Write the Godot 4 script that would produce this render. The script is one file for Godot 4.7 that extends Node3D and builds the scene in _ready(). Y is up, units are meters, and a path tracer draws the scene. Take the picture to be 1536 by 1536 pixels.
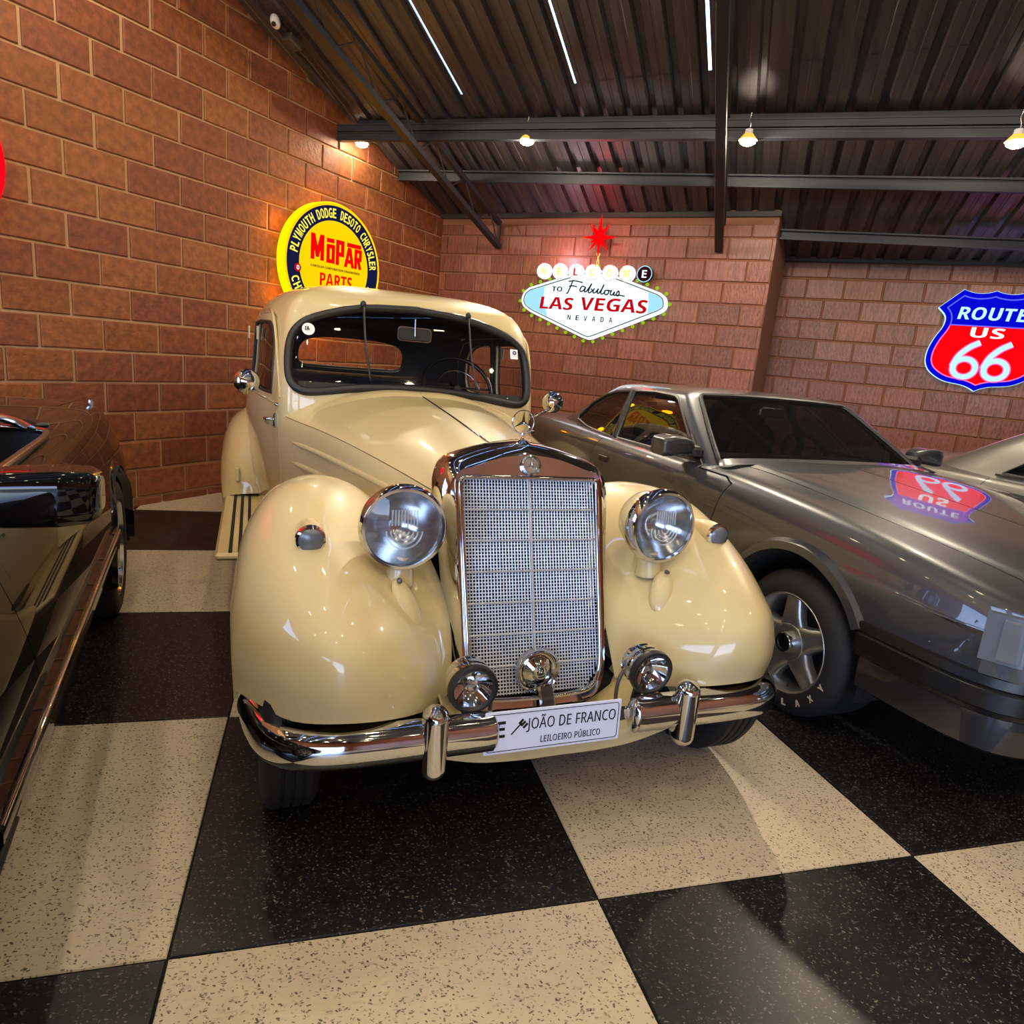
extends Node3D
# A small museum hall: brick walls, corrugated roof, lit signs, four parked cars.

const UP := Vector3(0, 1, 0)
var used := {}
var mats := {}
var noise_tex := {}

func _ready() -> void:
	setup_view()
	make_materials()
	build_room()
	build_roof()
	build_lamps()
	build_signs()
	build_classic_car()
	build_grey_coupe()
	build_black_convertible()
	build_silver_car()

# ---------------------------------------------------------------- view, sky, exposure
func setup_view() -> void:
	var cam := Camera3D.new()
	cam.name = "camera"
	cam.transform = Transform3D(Basis(Vector3(0.88605289, 0.08971049, -0.45482118), Vector3(-0.17970073, 0.97085423, -0.15858661), Vector3(0.42733819, 0.22224782, 0.87634923)), Vector3(4.618, 1.3233, 6.9602))
	cam.keep_aspect = Camera3D.KEEP_HEIGHT
	cam.fov = 73.99
	cam.near = 0.05
	cam.far = 200.0
	add_child(cam)
	cam.current = true
	var sky_mat := ProceduralSkyMaterial.new()
	sky_mat.sky_top_color = Color(0.50, 0.66, 0.95)
	sky_mat.sky_horizon_color = Color(0.86, 0.92, 1.0)
	sky_mat.ground_bottom_color = Color(0.33, 0.33, 0.33)
	sky_mat.ground_horizon_color = Color(0.55, 0.57, 0.6)
	var sky := Sky.new()
	sky.sky_material = sky_mat
	var env := Environment.new()
	env.background_mode = Environment.BG_SKY
	env.sky = sky
	env.background_energy_multiplier = 9.0
	env.tonemap_mode = Environment.TONE_MAPPER_LINEAR
	env.tonemap_exposure = 1.1
	env.sdfgi_enabled = true
	env.ssao_enabled = true
	env.ssil_enabled = true
	var we := WorldEnvironment.new()
	we.name = "world_environment"
	we.environment = env
	add_child(we)

# ---------------------------------------------------------------- geometry helpers
class T:
	var v := PackedVector3Array()
	var n := PackedVector3Array()
	func tri(a: Vector3, b: Vector3, c: Vector3) -> void:
		v.append(a); v.append(b); v.append(c)
		var k := (c - a).cross(b - a).normalized()
		n.append(k); n.append(k); n.append(k)
	func trin(a: Vector3, b: Vector3, c: Vector3, na: Vector3, nb: Vector3, nc: Vector3) -> void:
		v.append(a); v.append(b); v.append(c)
		n.append(na); n.append(nb); n.append(nc)
	func quad(a: Vector3, b: Vector3, c: Vector3, d: Vector3) -> void:
		tri(a, b, c); tri(a, c, d)
	func add(o: T, x := Transform3D.IDENTITY) -> T:
		if x == Transform3D.IDENTITY:
			v.append_array(o.v); n.append_array(o.n)
		else:
			var nb := x.basis.inverse().transposed()
			for i in o.v.size():
				v.append(x * o.v[i]); n.append((nb * o.n[i]).normalized())
		return self
	func mirrored() -> T:
		var r := T.new()
		for i in v.size():
			r.v.append(Vector3(-v[i].x, v[i].y, v[i].z)); r.n.append(Vector3(-n[i].x, n[i].y, n[i].z))
		return r

func moved(t: T, x: Transform3D) -> T:
	return T.new().add(t, x)

func both(t: T) -> T:
	return T.new().add(t).add(t.mirrored())

func key(p: Vector3) -> Vector3i:
	return Vector3i(roundi(p.x * 20000.0), roundi(p.y * 20000.0), roundi(p.z * 20000.0))

# average normals across edges flatter than deg
func smooth(t: T, deg := 40.0) -> T:
	var m := t.v.size() / 3
	var fn := PackedVector3Array()
	var at := {}
	var keys: Array[Vector3i] = []
	for f in m:
		var a := t.v[f * 3]; var b := t.v[f * 3 + 1]; var c := t.v[f * 3 + 2]
		fn.append((c - a).cross(b - a))
		for k in 3:
			var kk := key(t.v[f * 3 + k])
			keys.append(kk)
			if at.has(kk):
				at[kk].append(f)
			else:
				at[kk] = [f]
	var lim := cos(deg_to_rad(deg))
	for f in m:
		var un := fn[f].normalized()
		for k in 3:
			var s := Vector3.ZERO
			for g: int in at[keys[f * 3 + k]]:
				var w := fn[g]
				if w.normalized().dot(un) >= lim:
					s += w
			s = s.normalized()
			t.n[f * 3 + k] = s if s.length_squared() > 0.5 else un
	return t

func mesh_of(t: T, mat: Material) -> ArrayMesh:
	var v := PackedVector3Array()
	var n := PackedVector3Array()
	for f in t.v.size() / 3:
		var a := t.v[f * 3]; var b := t.v[f * 3 + 1]; var c := t.v[f * 3 + 2]
		var na := t.n[f * 3]; var nb := t.n[f * 3 + 1]; var nc := t.n[f * 3 + 2]
		var g := (c - a).cross(b - a)
		if g.length_squared() < 1e-16:
			continue
		v.append(a); n.append(na)
		if g.dot(na + nb + nc) >= 0.0:
			v.append(b); n.append(nb); v.append(c); n.append(nc)
		else:
			v.append(c); n.append(nc); v.append(b); n.append(nb)
	var arr := []
	arr.resize(Mesh.ARRAY_MAX)
	arr[Mesh.ARRAY_VERTEX] = v
	arr[Mesh.ARRAY_NORMAL] = n
	var am := ArrayMesh.new()
	if v.size() == 0:
		return am
	am.add_surface_from_arrays(Mesh.PRIMITIVE_TRIANGLES, arr)
	var st := SurfaceTool.new()
	st.create_from(am, 0)
	st.index()
	var out: ArrayMesh = st.commit()
	out.surface_set_material(0, mat)
	return out

func put(called: String, t: T, mat: Material, parent: Node3D = self, x := Transform3D.IDENTITY) -> MeshInstance3D:
	return put_mesh(called, mesh_of(t, mat), mat, parent, x)

func put_mesh(called: String, m: Mesh, mat: Material, parent: Node3D = self, x := Transform3D.IDENTITY) -> MeshInstance3D:
	var o := MeshInstance3D.new()
	o.name = numbered(called, parent)
	o.mesh = m
	if mat:
		o.material_override = mat
	o.transform = x
	parent.add_child(o, true)
	return o

func numbered(called: String, parent: Node3D) -> String:
	var k := str(parent.get_instance_id()) + called
	if not used.has(k):
		used[k] = 0
		return called
	used[k] += 1
	return "%s_%03d" % [called, used[k]]

func thing(called: String, label: String, category: String, x := Transform3D.IDENTITY, group := "") -> Node3D:
	var o := Node3D.new()
	o.name = numbered(called, self)
	o.transform = x
	add_child(o, true)
	return tag(o, label, category, group)

func tag(o: Node3D, label: String, category: String, group := "") -> Node3D:
	o.set_meta("label", label)
	o.set_meta("category", category)
	if group:
		o.set_meta("group", group)
	return o

func structure(called: String, label := "") -> Node3D:
	var o := Node3D.new()
	o.name = called
	add_child(o, true)
	o.set_meta("kind", "structure")
	if label:
		o.set_meta("label", label)
	return o

func xf(p: Vector3, b := Basis.IDENTITY) -> Transform3D:
	return Transform3D(b, p)

# a frame whose z looks along d
func frame(p: Vector3, d: Vector3, up := Vector3.UP) -> Transform3D:
	var z := d.normalized()
	var x := up.cross(z)
	if x.length() < 1e-4:
		x = Vector3.RIGHT.cross(z)
	x = x.normalized()
	return Transform3D(Basis(x, z.cross(x), z), p)

# box with chamfered edges
func rbox(s: Vector3, bev := 0.004) -> T:
	var t := T.new()
	var h := s * 0.5
	bev = minf(bev, minf(h.x, minf(h.y, h.z)) * 0.98)
	var i := h - Vector3(bev, bev, bev)
	for sg in [-1.0, 1.0]:
		t.quad(Vector3(sg * h.x, -i.y, -i.z), Vector3(sg * h.x, i.y, -i.z), Vector3(sg * h.x, i.y, i.z), Vector3(sg * h.x, -i.y, i.z))
		t.quad(Vector3(-i.x, sg * h.y, -i.z), Vector3(i.x, sg * h.y, -i.z), Vector3(i.x, sg * h.y, i.z), Vector3(-i.x, sg * h.y, i.z))
		t.quad(Vector3(-i.x, -i.y, sg * h.z), Vector3(i.x, -i.y, sg * h.z), Vector3(i.x, i.y, sg * h.z), Vector3(-i.x, i.y, sg * h.z))
		for sh in [-1.0, 1.0]:
			t.quad(Vector3(sg * h.x, sh * i.y, -i.z), Vector3(sg * h.x, sh * i.y, i.z), Vector3(sg * i.x, sh * h.y, i.z), Vector3(sg * i.x, sh * h.y, -i.z))
			t.quad(Vector3(sg * h.x, -i.y, sh * i.z), Vector3(sg * h.x, i.y, sh * i.z), Vector3(sg * i.x, i.y, sh * h.z), Vector3(sg * i.x, -i.y, sh * h.z))
			t.quad(Vector3(-i.x, sg * h.y, sh * i.z), Vector3(i.x, sg * h.y, sh * i.z), Vector3(i.x, sg * i.y, sh * h.z), Vector3(-i.x, sg * i.y, sh * h.z))
			for sk in [-1.0, 1.0]:
				t.tri(Vector3(sg * h.x, sh * i.y, sk * i.z), Vector3(sg * i.x, sh * h.y, sk * i.z), Vector3(sg * i.x, sh * i.y, sk * h.z))
	return outward(t, Vector3.ZERO)

# flat normals pointing away from a centre (convex shapes)
func outward(t: T, c: Vector3) -> T:
	for f in t.v.size() / 3:
		var a := t.v[f * 3]; var b := t.v[f * 3 + 1]; var d := t.v[f * 3 + 2]
		var g := (d - a).cross(b - a).normalized()
		if g.dot((a + b + d) / 3.0 - c) < 0.0:
			t.v[f * 3 + 1] = d; t.v[f * 3 + 2] = b
			g = -g
		t.n[f * 3] = g; t.n[f * 3 + 1] = g; t.n[f * 3 + 2] = g
	return t

func box_between(a: Vector3, b: Vector3, w: float, h: float, bev := 0.003, up := Vector3.UP) -> T:
	return moved(rbox(Vector3(w, h, a.distance_to(b)), bev), frame((a + b) * 0.5, b - a, up))

# surface of revolution about z: profile of (radius, z)
func lathe(prof: Array, segs := 32, deg := 40.0, ang0 := 0.0, ang1 := TAU) -> T:
	var t := T.new()
	for j in prof.size() - 1:
		var p: Vector2 = prof[j]; var q: Vector2 = prof[j + 1]
		for i in segs:
			var a := lerpf(ang0, ang1, float(i) / segs); var b := lerpf(ang0, ang1, float(i + 1) / segs)
			if i + 1 == segs and absf(ang1 - ang0 - TAU) < 1e-4:
				b = ang0
			var p0 := Vector3(p.x * cos(a), p.x * sin(a), p.y); var p1 := Vector3(p.x * cos(b), p.x * sin(b), p.y)
			var q0 := Vector3(q.x * cos(a), q.x * sin(a), q.y); var q1 := Vector3(q.x * cos(b), q.x * sin(b), q.y)
			if p.x > 1e-6:
				t.tri(p0, q0, p1)
			if q.x > 1e-6:
				t.tri(p1, q0, q1)
	return smooth(t, deg)

func ball(r: Vector3, segs := 20) -> T:
	var prof := []
	for i in segs / 2 + 1:
		var a := PI * i / (segs / 2) - PI / 2
		prof.append(Vector2(cos(a) if i > 0 and i < segs / 2 else 0.0, sin(a)))
	return moved(lathe(prof, segs, 60), Transform3D(Basis.from_scale(r), Vector3.ZERO))

func cr(p0: Vector3, p1: Vector3, p2: Vector3, p3: Vector3, t: float) -> Vector3:
	return p1.cubic_interpolate(p2, p0, p3, t)

func spline(pts: Array, per := 6, closed := false) -> PackedVector3Array:
	var out := PackedVector3Array()
	var m := pts.size()
	for i in (m if closed else m - 1):
		var p0: Vector3 = pts[(i - 1 + m) % m] if closed or i > 0 else pts[0] * 2.0 - pts[1]
		var p3: Vector3 = pts[(i + 2) % m] if closed or i + 2 < m else pts[m - 1] * 2.0 - pts[m - 2]
		for k in per:
			out.append(cr(p0, pts[i], pts[(i + 1) % m], p3, float(k) / per))
	if not closed:
		out.append(pts[m - 1])
	return out

func spline2(pts: Array, per := 6, closed := false) -> PackedVector2Array:
	var p3 := []
	for p: Vector2 in pts:
		p3.append(Vector3(p.x, p.y, 0))
	var out := PackedVector2Array()
	for p in spline(p3, per, closed):
		out.append(Vector2(p.x, p.y))
	return out

# tube along points; radius may be a float or an array
func tube(pts: PackedVector3Array, rad, segs := 12, caps := true, closed := false, deg := 50.0) -> T:
	var t := T.new()
	var m := pts.size()
	var rings := []
	var side := Vector3.ZERO
	for i in m:
		var d := (pts[(i + 1) % m] - pts[(i - 1 + m) % m]) if closed else (pts[mini(i + 1, m - 1)] - pts[maxi(i - 1, 0)])
		d = d.normalized()
		if side == Vector3.ZERO:
			side = d.cross(Vector3.UP if absf(d.y) < 0.9 else Vector3.RIGHT).normalized()
		side = (side - d * side.dot(d)).normalized()
		var up := d.cross(side)
		var r: float = rad[i] if rad is Array else rad
		var ring := PackedVector3Array()
		for k in segs:
			var a := TAU * k / segs
			ring.append(pts[i] + (side * cos(a) + up * sin(a)) * r)
		rings.append(ring)
	for i in (m if closed else m - 1):
		var r0: PackedVector3Array = rings[i]; var r1: PackedVector3Array = rings[(i + 1) % m]
		for k in segs:
			var l := (k + 1) % segs
			t.tri(r0[k], r0[l], r1[k]); t.tri(r0[l], r1[l], r1[k])
	if caps and not closed:
		for e in [0, m - 1]:
			var ring: PackedVector3Array = rings[e]
			for k in segs:
				if e == 0:
					t.tri(pts[e], ring[(k + 1) % segs], ring[k])
				else:
					t.tri(pts[e], ring[k], ring[(k + 1) % segs])
	return smooth(t, deg)

# a section (2D, x right y up) swept along points with fixed up
func sweep(sec: PackedVector2Array, pts: PackedVector3Array, up := Vector3.UP, closed_sec := true, closed_path := false, caps := true, deg := 40.0) -> T:
	var t := T.new()
	var m := pts.size()
	var rings := []
	for i in m:
		var d := (pts[(i + 1) % m] - pts[(i - 1 + m) % m]) if closed_path else (pts[mini(i + 1, m - 1)] - pts[maxi(i - 1, 0)])
		d = d.normalized()
		var sd := d.cross(up).normalized()
		var u := sd.cross(d)
		var ring := PackedVector3Array()
		for q in sec:
			ring.append(pts[i] + sd * q.x + u * q.y)
		rings.append(ring)
	var s := sec.size()
	for i in (m if closed_path else m - 1):
		var r0: PackedVector3Array = rings[i]; var r1: PackedVector3Array = rings[(i + 1) % m]
		for k in (s if closed_sec else s - 1):
			var l := (k + 1) % s
			t.tri(r0[k], r0[l], r1[k]); t.tri(r0[l], r1[l], r1[k])
	if caps and closed_sec and not closed_path:
		var ids := Geometry2D.triangulate_polygon(sec)
		for e in [0, m - 1]:
			var ring: PackedVector3Array = rings[e]
			for k in ids.size() / 3:
				t.tri(ring[ids[k * 3]], ring[ids[k * 3 + 1]], ring[ids[k * 3 + 2]])
	return smooth(t, deg)

func ccw(p: PackedVector2Array) -> PackedVector2Array:
	if Geometry2D.is_polygon_clockwise(p):
		p = p.duplicate(); p.reverse()
	return p

# flat plate from a polygon in xy, thickness towards +z, chamfered front edge
func plate(poly: PackedVector2Array, depth: float, bev := 0.0) -> T:
	var t := T.new()
	poly = ccw(poly)
	var front := poly
	if bev > 0.0:
		var off := Geometry2D.offset_polygon(poly, -bev, Geometry2D.JOIN_MITER)
		if off.size() == 1 and off[0].size() == poly.size():
			front = align(ccw(off[0]), poly)
		else:
			bev = 0.0
	var ids := Geometry2D.triangulate_polygon(front)
	for k in ids.size() / 3:
		var a := front[ids[k * 3]]; var b := front[ids[k * 3 + 1]]; var c := front[ids[k * 3 + 2]]
		face(t, Vector3(a.x, a.y, depth), Vector3(b.x, b.y, depth), Vector3(c.x, c.y, depth), Vector3(0, 0, 1))
	ids = Geometry2D.triangulate_polygon(poly)
	for k in ids.size() / 3:
		var a := poly[ids[k * 3]]; var b := poly[ids[k * 3 + 1]]; var c := poly[ids[k * 3 + 2]]
		face(t, Vector3(a.x, a.y, 0), Vector3(b.x, b.y, 0), Vector3(c.x, c.y, 0), Vector3(0, 0, -1))
	var m := poly.size()
	for i in m:
		var a := poly[i]; var b := poly[(i + 1) % m]
		var out := Vector3(b.y - a.y, a.x - b.x, 0).normalized()
		face4(t, Vector3(a.x, a.y, 0), Vector3(b.x, b.y, 0), Vector3(b.x, b.y, depth - bev), Vector3(a.x, a.y, depth - bev), out)
		if bev > 0.0:
			var fa := front[i]; var fb := front[(i + 1) % m]
			face4(t, Vector3(a.x, a.y, depth - bev), Vector3(b.x, b.y, depth - bev), Vector3(fb.x, fb.y, depth), Vector3(fa.x, fa.y, depth), (out + Vector3(0, 0, 1)).normalized())
	return smooth(t, 30)

func align(p: PackedVector2Array, q: PackedVector2Array) -> PackedVector2Array:
	var best := 0
	for i in p.size():
		if p[i].distance_squared_to(q[0]) < p[best].distance_squared_to(q[0]):
			best = i
	var r := PackedVector2Array()
	for i in p.size():
		r.append(p[(best + i) % p.size()])
	return r

func face(t: T, a: Vector3, b: Vector3, c: Vector3, out: Vector3) -> void:
	if (c - a).cross(b - a).dot(out) < 0.0:
		t.tri(a, c, b)
	else:
		t.tri(a, b, c)

func face4(t: T, a: Vector3, b: Vector3, c: Vector3, d: Vector3, out: Vector3) -> void:
	face(t, a, b, c, out); face(t, a, c, d, out)

# ring between two outlines of equal size, at given depths
func band(p: PackedVector2Array, q: PackedVector2Array, zp: float, zq: float) -> T:
	var t := T.new()
	var m := p.size()
	for i in m:
		var j := (i + 1) % m
		t.tri(Vector3(p[i].x, p[i].y, zp), Vector3(p[j].x, p[j].y, zp), Vector3(q[i].x, q[i].y, zq))
		t.tri(Vector3(p[j].x, p[j].y, zp), Vector3(q[j].x, q[j].y, zq), Vector3(q[i].x, q[i].y, zq))
	return t

func circle2(r: float, segs := 32, c := Vector2.ZERO, sy := 1.0) -> PackedVector2Array:
	var p := PackedVector2Array()
	for i in segs:
		p.append(c + Vector2(cos(TAU * i / segs) * r, sin(TAU * i / segs) * r * sy))
	return p

func rrect(w: float, h: float, r: float, per := 6) -> PackedVector2Array:
	var p := PackedVector2Array()
	var cs := [Vector2(w / 2 - r, h / 2 - r), Vector2(-w / 2 + r, h / 2 - r), Vector2(-w / 2 + r, -h / 2 + r), Vector2(w / 2 - r, -h / 2 + r)]
	for c in 4:
		for k in per + 1:
			var a := PI / 2 * (c + float(k) / per)
			p.append(cs[c] + Vector2(cos(a), sin(a)) * r)
	return p

# bicubic surface through rows of control points
func loft(rows: Array, su := 4, sv := 4, cu := false, cv := false) -> T:
	return grid(loft_grid(rows, su, sv, cu, cv), cu, cv)

func loft_grid(rows: Array, su := 4, sv := 4, cu := false, cv := false) -> Array:
	var fine := []
	for r in rows:
		fine.append(spline(r, sv, cv))
	var nv: int = fine[0].size()
	var m := fine.size()
	var out := []
	for i in (m if cu else m - 1):
		var a: PackedVector3Array = fine[(i - 1 + m) % m] if cu or i > 0 else PackedVector3Array()
		var b: PackedVector3Array = fine[i]
		var c: PackedVector3Array = fine[(i + 1) % m]
		var d: PackedVector3Array = fine[(i + 2) % m] if cu or i + 2 < m else PackedVector3Array()
		for k in su:
			var w := float(k) / su
			var row := PackedVector3Array()
			for j in nv:
				var p0 := a[j] if a.size() else b[j] * 2.0 - c[j]
				var p3 := d[j] if d.size() else c[j] * 2.0 - b[j]
				row.append(cr(p0, b[j], c[j], p3, w))
			out.append(row)
	if not cu:
		out.append(fine[m - 1])
	return out

func grid(g: Array, cu := false, cv := false) -> T:
	var t := T.new()
	var nu := g.size()
	var nv: int = g[0].size()
	var nn := []
	for i in nu:
		var row := PackedVector3Array()
		var pr: PackedVector3Array = g[i]
		var up: PackedVector3Array = g[(i + 1) % nu] if cu else g[mini(i + 1, nu - 1)]
		var dn: PackedVector3Array = g[(i - 1 + nu) % nu] if cu else g[maxi(i - 1, 0)]
		for j in nv:
			var r := pr[(j + 1) % nv] if cv else pr[mini(j + 1, nv - 1)]
			var l := pr[(j - 1 + nv) % nv] if cv else pr[maxi(j - 1, 0)]
			var c := (up[j] - dn[j]).cross(r - l)
			if c.length_squared() < 1e-18 :
				var jj := mini(j + 1, nv - 1) if j < nv / 2 else maxi(j - 1, 0)
				var ii := mini(i + 1, nu - 1) if i < nu / 2 else maxi(i - 1, 0)
				var q: PackedVector3Array = g[ii]
				c = (up[jj] - dn[jj]).cross(pr[mini(jj + 1, nv - 1)] - pr[maxi(jj - 1, 0)])
				if c.length_squared() < 1e-18:
					c = (g[mini(ii + 1, nu - 1)][jj] - g[maxi(ii - 1, 0)][jj]).cross(q[mini(jj + 1, nv - 1)] - q[maxi(jj - 1, 0)])
			row.append(c.normalized())
		nn.append(row)
	for i in (nu if cu else nu - 1):
		var i2 := (i + 1) % nu
		for j in (nv if cv else nv - 1):
			var j2 := (j + 1) % nv
			var a: Vector3 = g[i][j]; var b: Vector3 = g[i2][j]; var c: Vector3 = g[i2][j2]; var d: Vector3 = g[i][j2]
			t.trin(a, b, c, nn[i][j], nn[i2][j], nn[i2][j2])
			t.trin(a, c, d, nn[i][j], nn[i2][j2], nn[i][j2])
	return t

# cut a surface with a polygon seen along an axis (0 x, 1 y, 2 z); returns [inside, outside]
func cut(t: T, axis: int, poly: PackedVector2Array, side := 0.0, lim := 0.0) -> Array:
	poly = ccw(poly)
	var ins := T.new()
	var out := T.new()
	var lo := poly[0]; var hi := poly[0]
	for p in poly:
		lo = lo.min(p); hi = hi.max(p)
	for f in t.v.size() / 3:
		var q := f * 3
		var v := [t.v[q], t.v[q + 1], t.v[q + 2]]
		var cen: float = (v[0][axis] + v[1][axis] + v[2][axis]) / 3.0
		var p := PackedVector2Array()
		for k in 3:
			p.append(flat2(v[k], axis))
		var a := p[0].min(p[1]).min(p[2]); var b := p[0].max(p[1]).max(p[2])
		var area := (p[1] - p[0]).cross(p[2] - p[0])
		if (side != 0.0 and (cen - lim) * side < 0.0) or b.x < lo.x or a.x > hi.x or b.y < lo.y or a.y > hi.y or absf(area) < 1e-9:
			out.trin(v[0], v[1], v[2], t.n[q], t.n[q + 1], t.n[q + 2])
			continue
		var tp := p if area > 0.0 else PackedVector2Array([p[0], p[2], p[1]])
		var inn := Geometry2D.intersect_polygons(tp, poly)
		if inn.size() == 0:
			out.trin(v[0], v[1], v[2], t.n[q], t.n[q + 1], t.n[q + 2])
			continue
		for g in inn:
			lift(ins, g, p, area, t, q)
		for g in Geometry2D.clip_polygons(tp, poly):
			lift(out, g, p, area, t, q)
	return [ins, out]

func flat2(p: Vector3, axis: int) -> Vector2:
	return Vector2(p.z, p.y) if axis == 0 else Vector2(p.x, p.z) if axis == 1 else Vector2(p.x, p.y)

func lift(o: T, g: PackedVector2Array, p: PackedVector2Array, area: float, t: T, q: int) -> void:
	var ids := Geometry2D.triangulate_polygon(g)
	if ids.size() == 0 and g.size() == 3:
		ids = PackedInt32Array([0, 1, 2])
	var pos := PackedVector3Array()
	var nor := PackedVector3Array()
	for s in g:
		var w1 := (s - p[0]).cross(p[2] - p[0]) / area
		var w2 := (p[1] - p[0]).cross(s - p[0]) / area
		var w0 := 1.0 - w1 - w2
		pos.append(t.v[q] * w0 + t.v[q + 1] * w1 + t.v[q + 2] * w2)
		nor.append((t.n[q] * w0 + t.n[q + 1] * w1 + t.n[q + 2] * w2).normalized())
	for k in ids.size() / 3:
		o.trin(pos[ids[k * 3]], pos[ids[k * 3 + 1]], pos[ids[k * 3 + 2]], nor[ids[k * 3]], nor[ids[k * 3 + 1]], nor[ids[k * 3 + 2]])

# keep the half of a surface with (p - o).d >= 0
func keep(t: T, axis: int, at: float, above := true) -> T:
	var out := T.new()
	for f in t.v.size() / 3:
		var q := f * 3
		var pos := []
		var nor := []
		for k in 3:
			var a := t.v[q + k]; var b := t.v[q + (k + 1) % 3]
			var na := t.n[q + k]; var nb := t.n[q + (k + 1) % 3]
			var da := a[axis] - at; var db := b[axis] - at
			if not above:
				da = -da; db = -db
			if da >= 0.0:
				pos.append(a); nor.append(na)
			if da * db < 0.0:
				var w := da / (da - db)
				pos.append(a.lerp(b, w)); nor.append(na.lerp(nb, w).normalized())
		for k in range(1, pos.size() - 1):
			out.trin(pos[0], pos[k], pos[k + 1], nor[0], nor[k], nor[k + 1])
	return out

# give a skin thickness (inwards along -normal) with rims round its free edges
func solid(t: T, thick: float) -> T:
	var out := T.new().add(t)
	var m := t.v.size()
	for i in m:
		out.v.append(t.v[i] - t.n[i] * thick); out.n.append(-t.n[i])
	var edges := {}
	for f in m / 3:
		for k in 3:
			var a := key(t.v[f * 3 + k]); var b := key(t.v[f * 3 + (k + 1) % 3])
			if a == b:
				continue
			if edges.has([b, a]):
				edges.erase([b, a])
			elif edges.has([a, b]):
				edges.erase([a, b])
			else:
				edges[[a, b]] = [f * 3 + k, f * 3 + (k + 1) % 3]
	for e in edges.values():
		var i: int = e[0]; var j: int = e[1]
		var a := t.v[i]; var b := t.v[j]
		var c := b - t.n[j] * thick; var d := a - t.n[i] * thick
		out.tri(a, b, c); out.tri(a, c, d)
	return out

# lettering scaled to a box (w, h), centred, lying in xy and facing +z
func text(s: String, w: float, h: float, mat: Material, parent: Node3D, x: Transform3D, called := "lettering", bold := true, depth := 0.002, slant := 0.0, serif := false) -> MeshInstance3D:
	var f := SystemFont.new()
	f.font_names = PackedStringArray(["Droid Serif" if serif else "Droid Sans"])
	f.font_weight = 700 if bold else 400
	var tm := TextMesh.new()
	tm.text = s
	tm.font = f
	tm.font_size = 64
	tm.pixel_size = 0.01
	tm.depth = 0.01
	tm.curve_step = 2.0
	var bb := tm.get_aabb()
	var o := MeshInstance3D.new()
	o.name = numbered(called, parent)
	var am := ArrayMesh.new()
	am.add_surface_from_arrays(Mesh.PRIMITIVE_TRIANGLES, tm.get_mesh_arrays())
	o.mesh = am
	o.material_override = mat
	var sx := w / maxf(bb.size.x, 1e-4)
	var sy := h / maxf(bb.size.y, 1e-4)
	var c := bb.position + bb.size * 0.5
	var b := Basis(Vector3(sx, 0, 0), Vector3(slant * sy, sy, 0), Vector3(0, 0, depth / 0.01))
	o.transform = x * Transform3D(b, -(b * c) + Vector3(0, 0, depth * 0.5))
	parent.add_child(o, true)
	return o

# ---------------------------------------------------------------- materials
func noise(called: String, freq: float, lo: float, hi: float, octaves := 4, size := 256, as_normal := false, bump := 4.0) -> NoiseTexture2D:
	if noise_tex.has(called):
		return noise_tex[called]
	var fn := FastNoiseLite.new()
	fn.seed = called.hash() % 1000
	fn.frequency = freq
	fn.fractal_octaves = octaves
	var nt := NoiseTexture2D.new()
	nt.width = size
	nt.height = size
	nt.seamless = true
	nt.noise = fn
	if as_normal:
		nt.as_normal_map = true
		nt.bump_strength = bump
	else:
		var g := Gradient.new()
		g.set_color(0, Color(lo, lo, lo))
		g.set_color(1, Color(hi, hi, hi))
		nt.color_ramp = g
	noise_tex[called] = nt
	return nt

func mat(called: String, c: Color, rough := 0.5, metal := 0.0) -> StandardMaterial3D:
	var m := StandardMaterial3D.new()
	m.resource_name = called
	m.albedo_color = c
	m.roughness = rough
	m.metallic = metal
	mats[called] = m
	return m

func paint(called: String, c: Color, rough := 0.35, metal := 0.0, coat_rough := 0.03) -> StandardMaterial3D:
	var m := mat(called, c, rough, metal)
	m.clearcoat_enabled = true
	m.clearcoat = 1.0
	m.clearcoat_roughness = coat_rough
	return m

func glow(called: String, c: Color, e: float, base := Color(0.1, 0.1, 0.1)) -> StandardMaterial3D:
	var m := mat(called, base, 0.4)
	m.emission_enabled = true
	m.emission = c
	m.emission_energy_multiplier = e
	m.metallic_specular = 0.05
	return m

func glass(called: String, c: Color, alpha := 0.06) -> StandardMaterial3D:
	var m := mat(called, Color(c.r, c.g, c.b, alpha), 0.02)
	m.transparency = BaseMaterial3D.TRANSPARENCY_ALPHA
	return m

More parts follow.
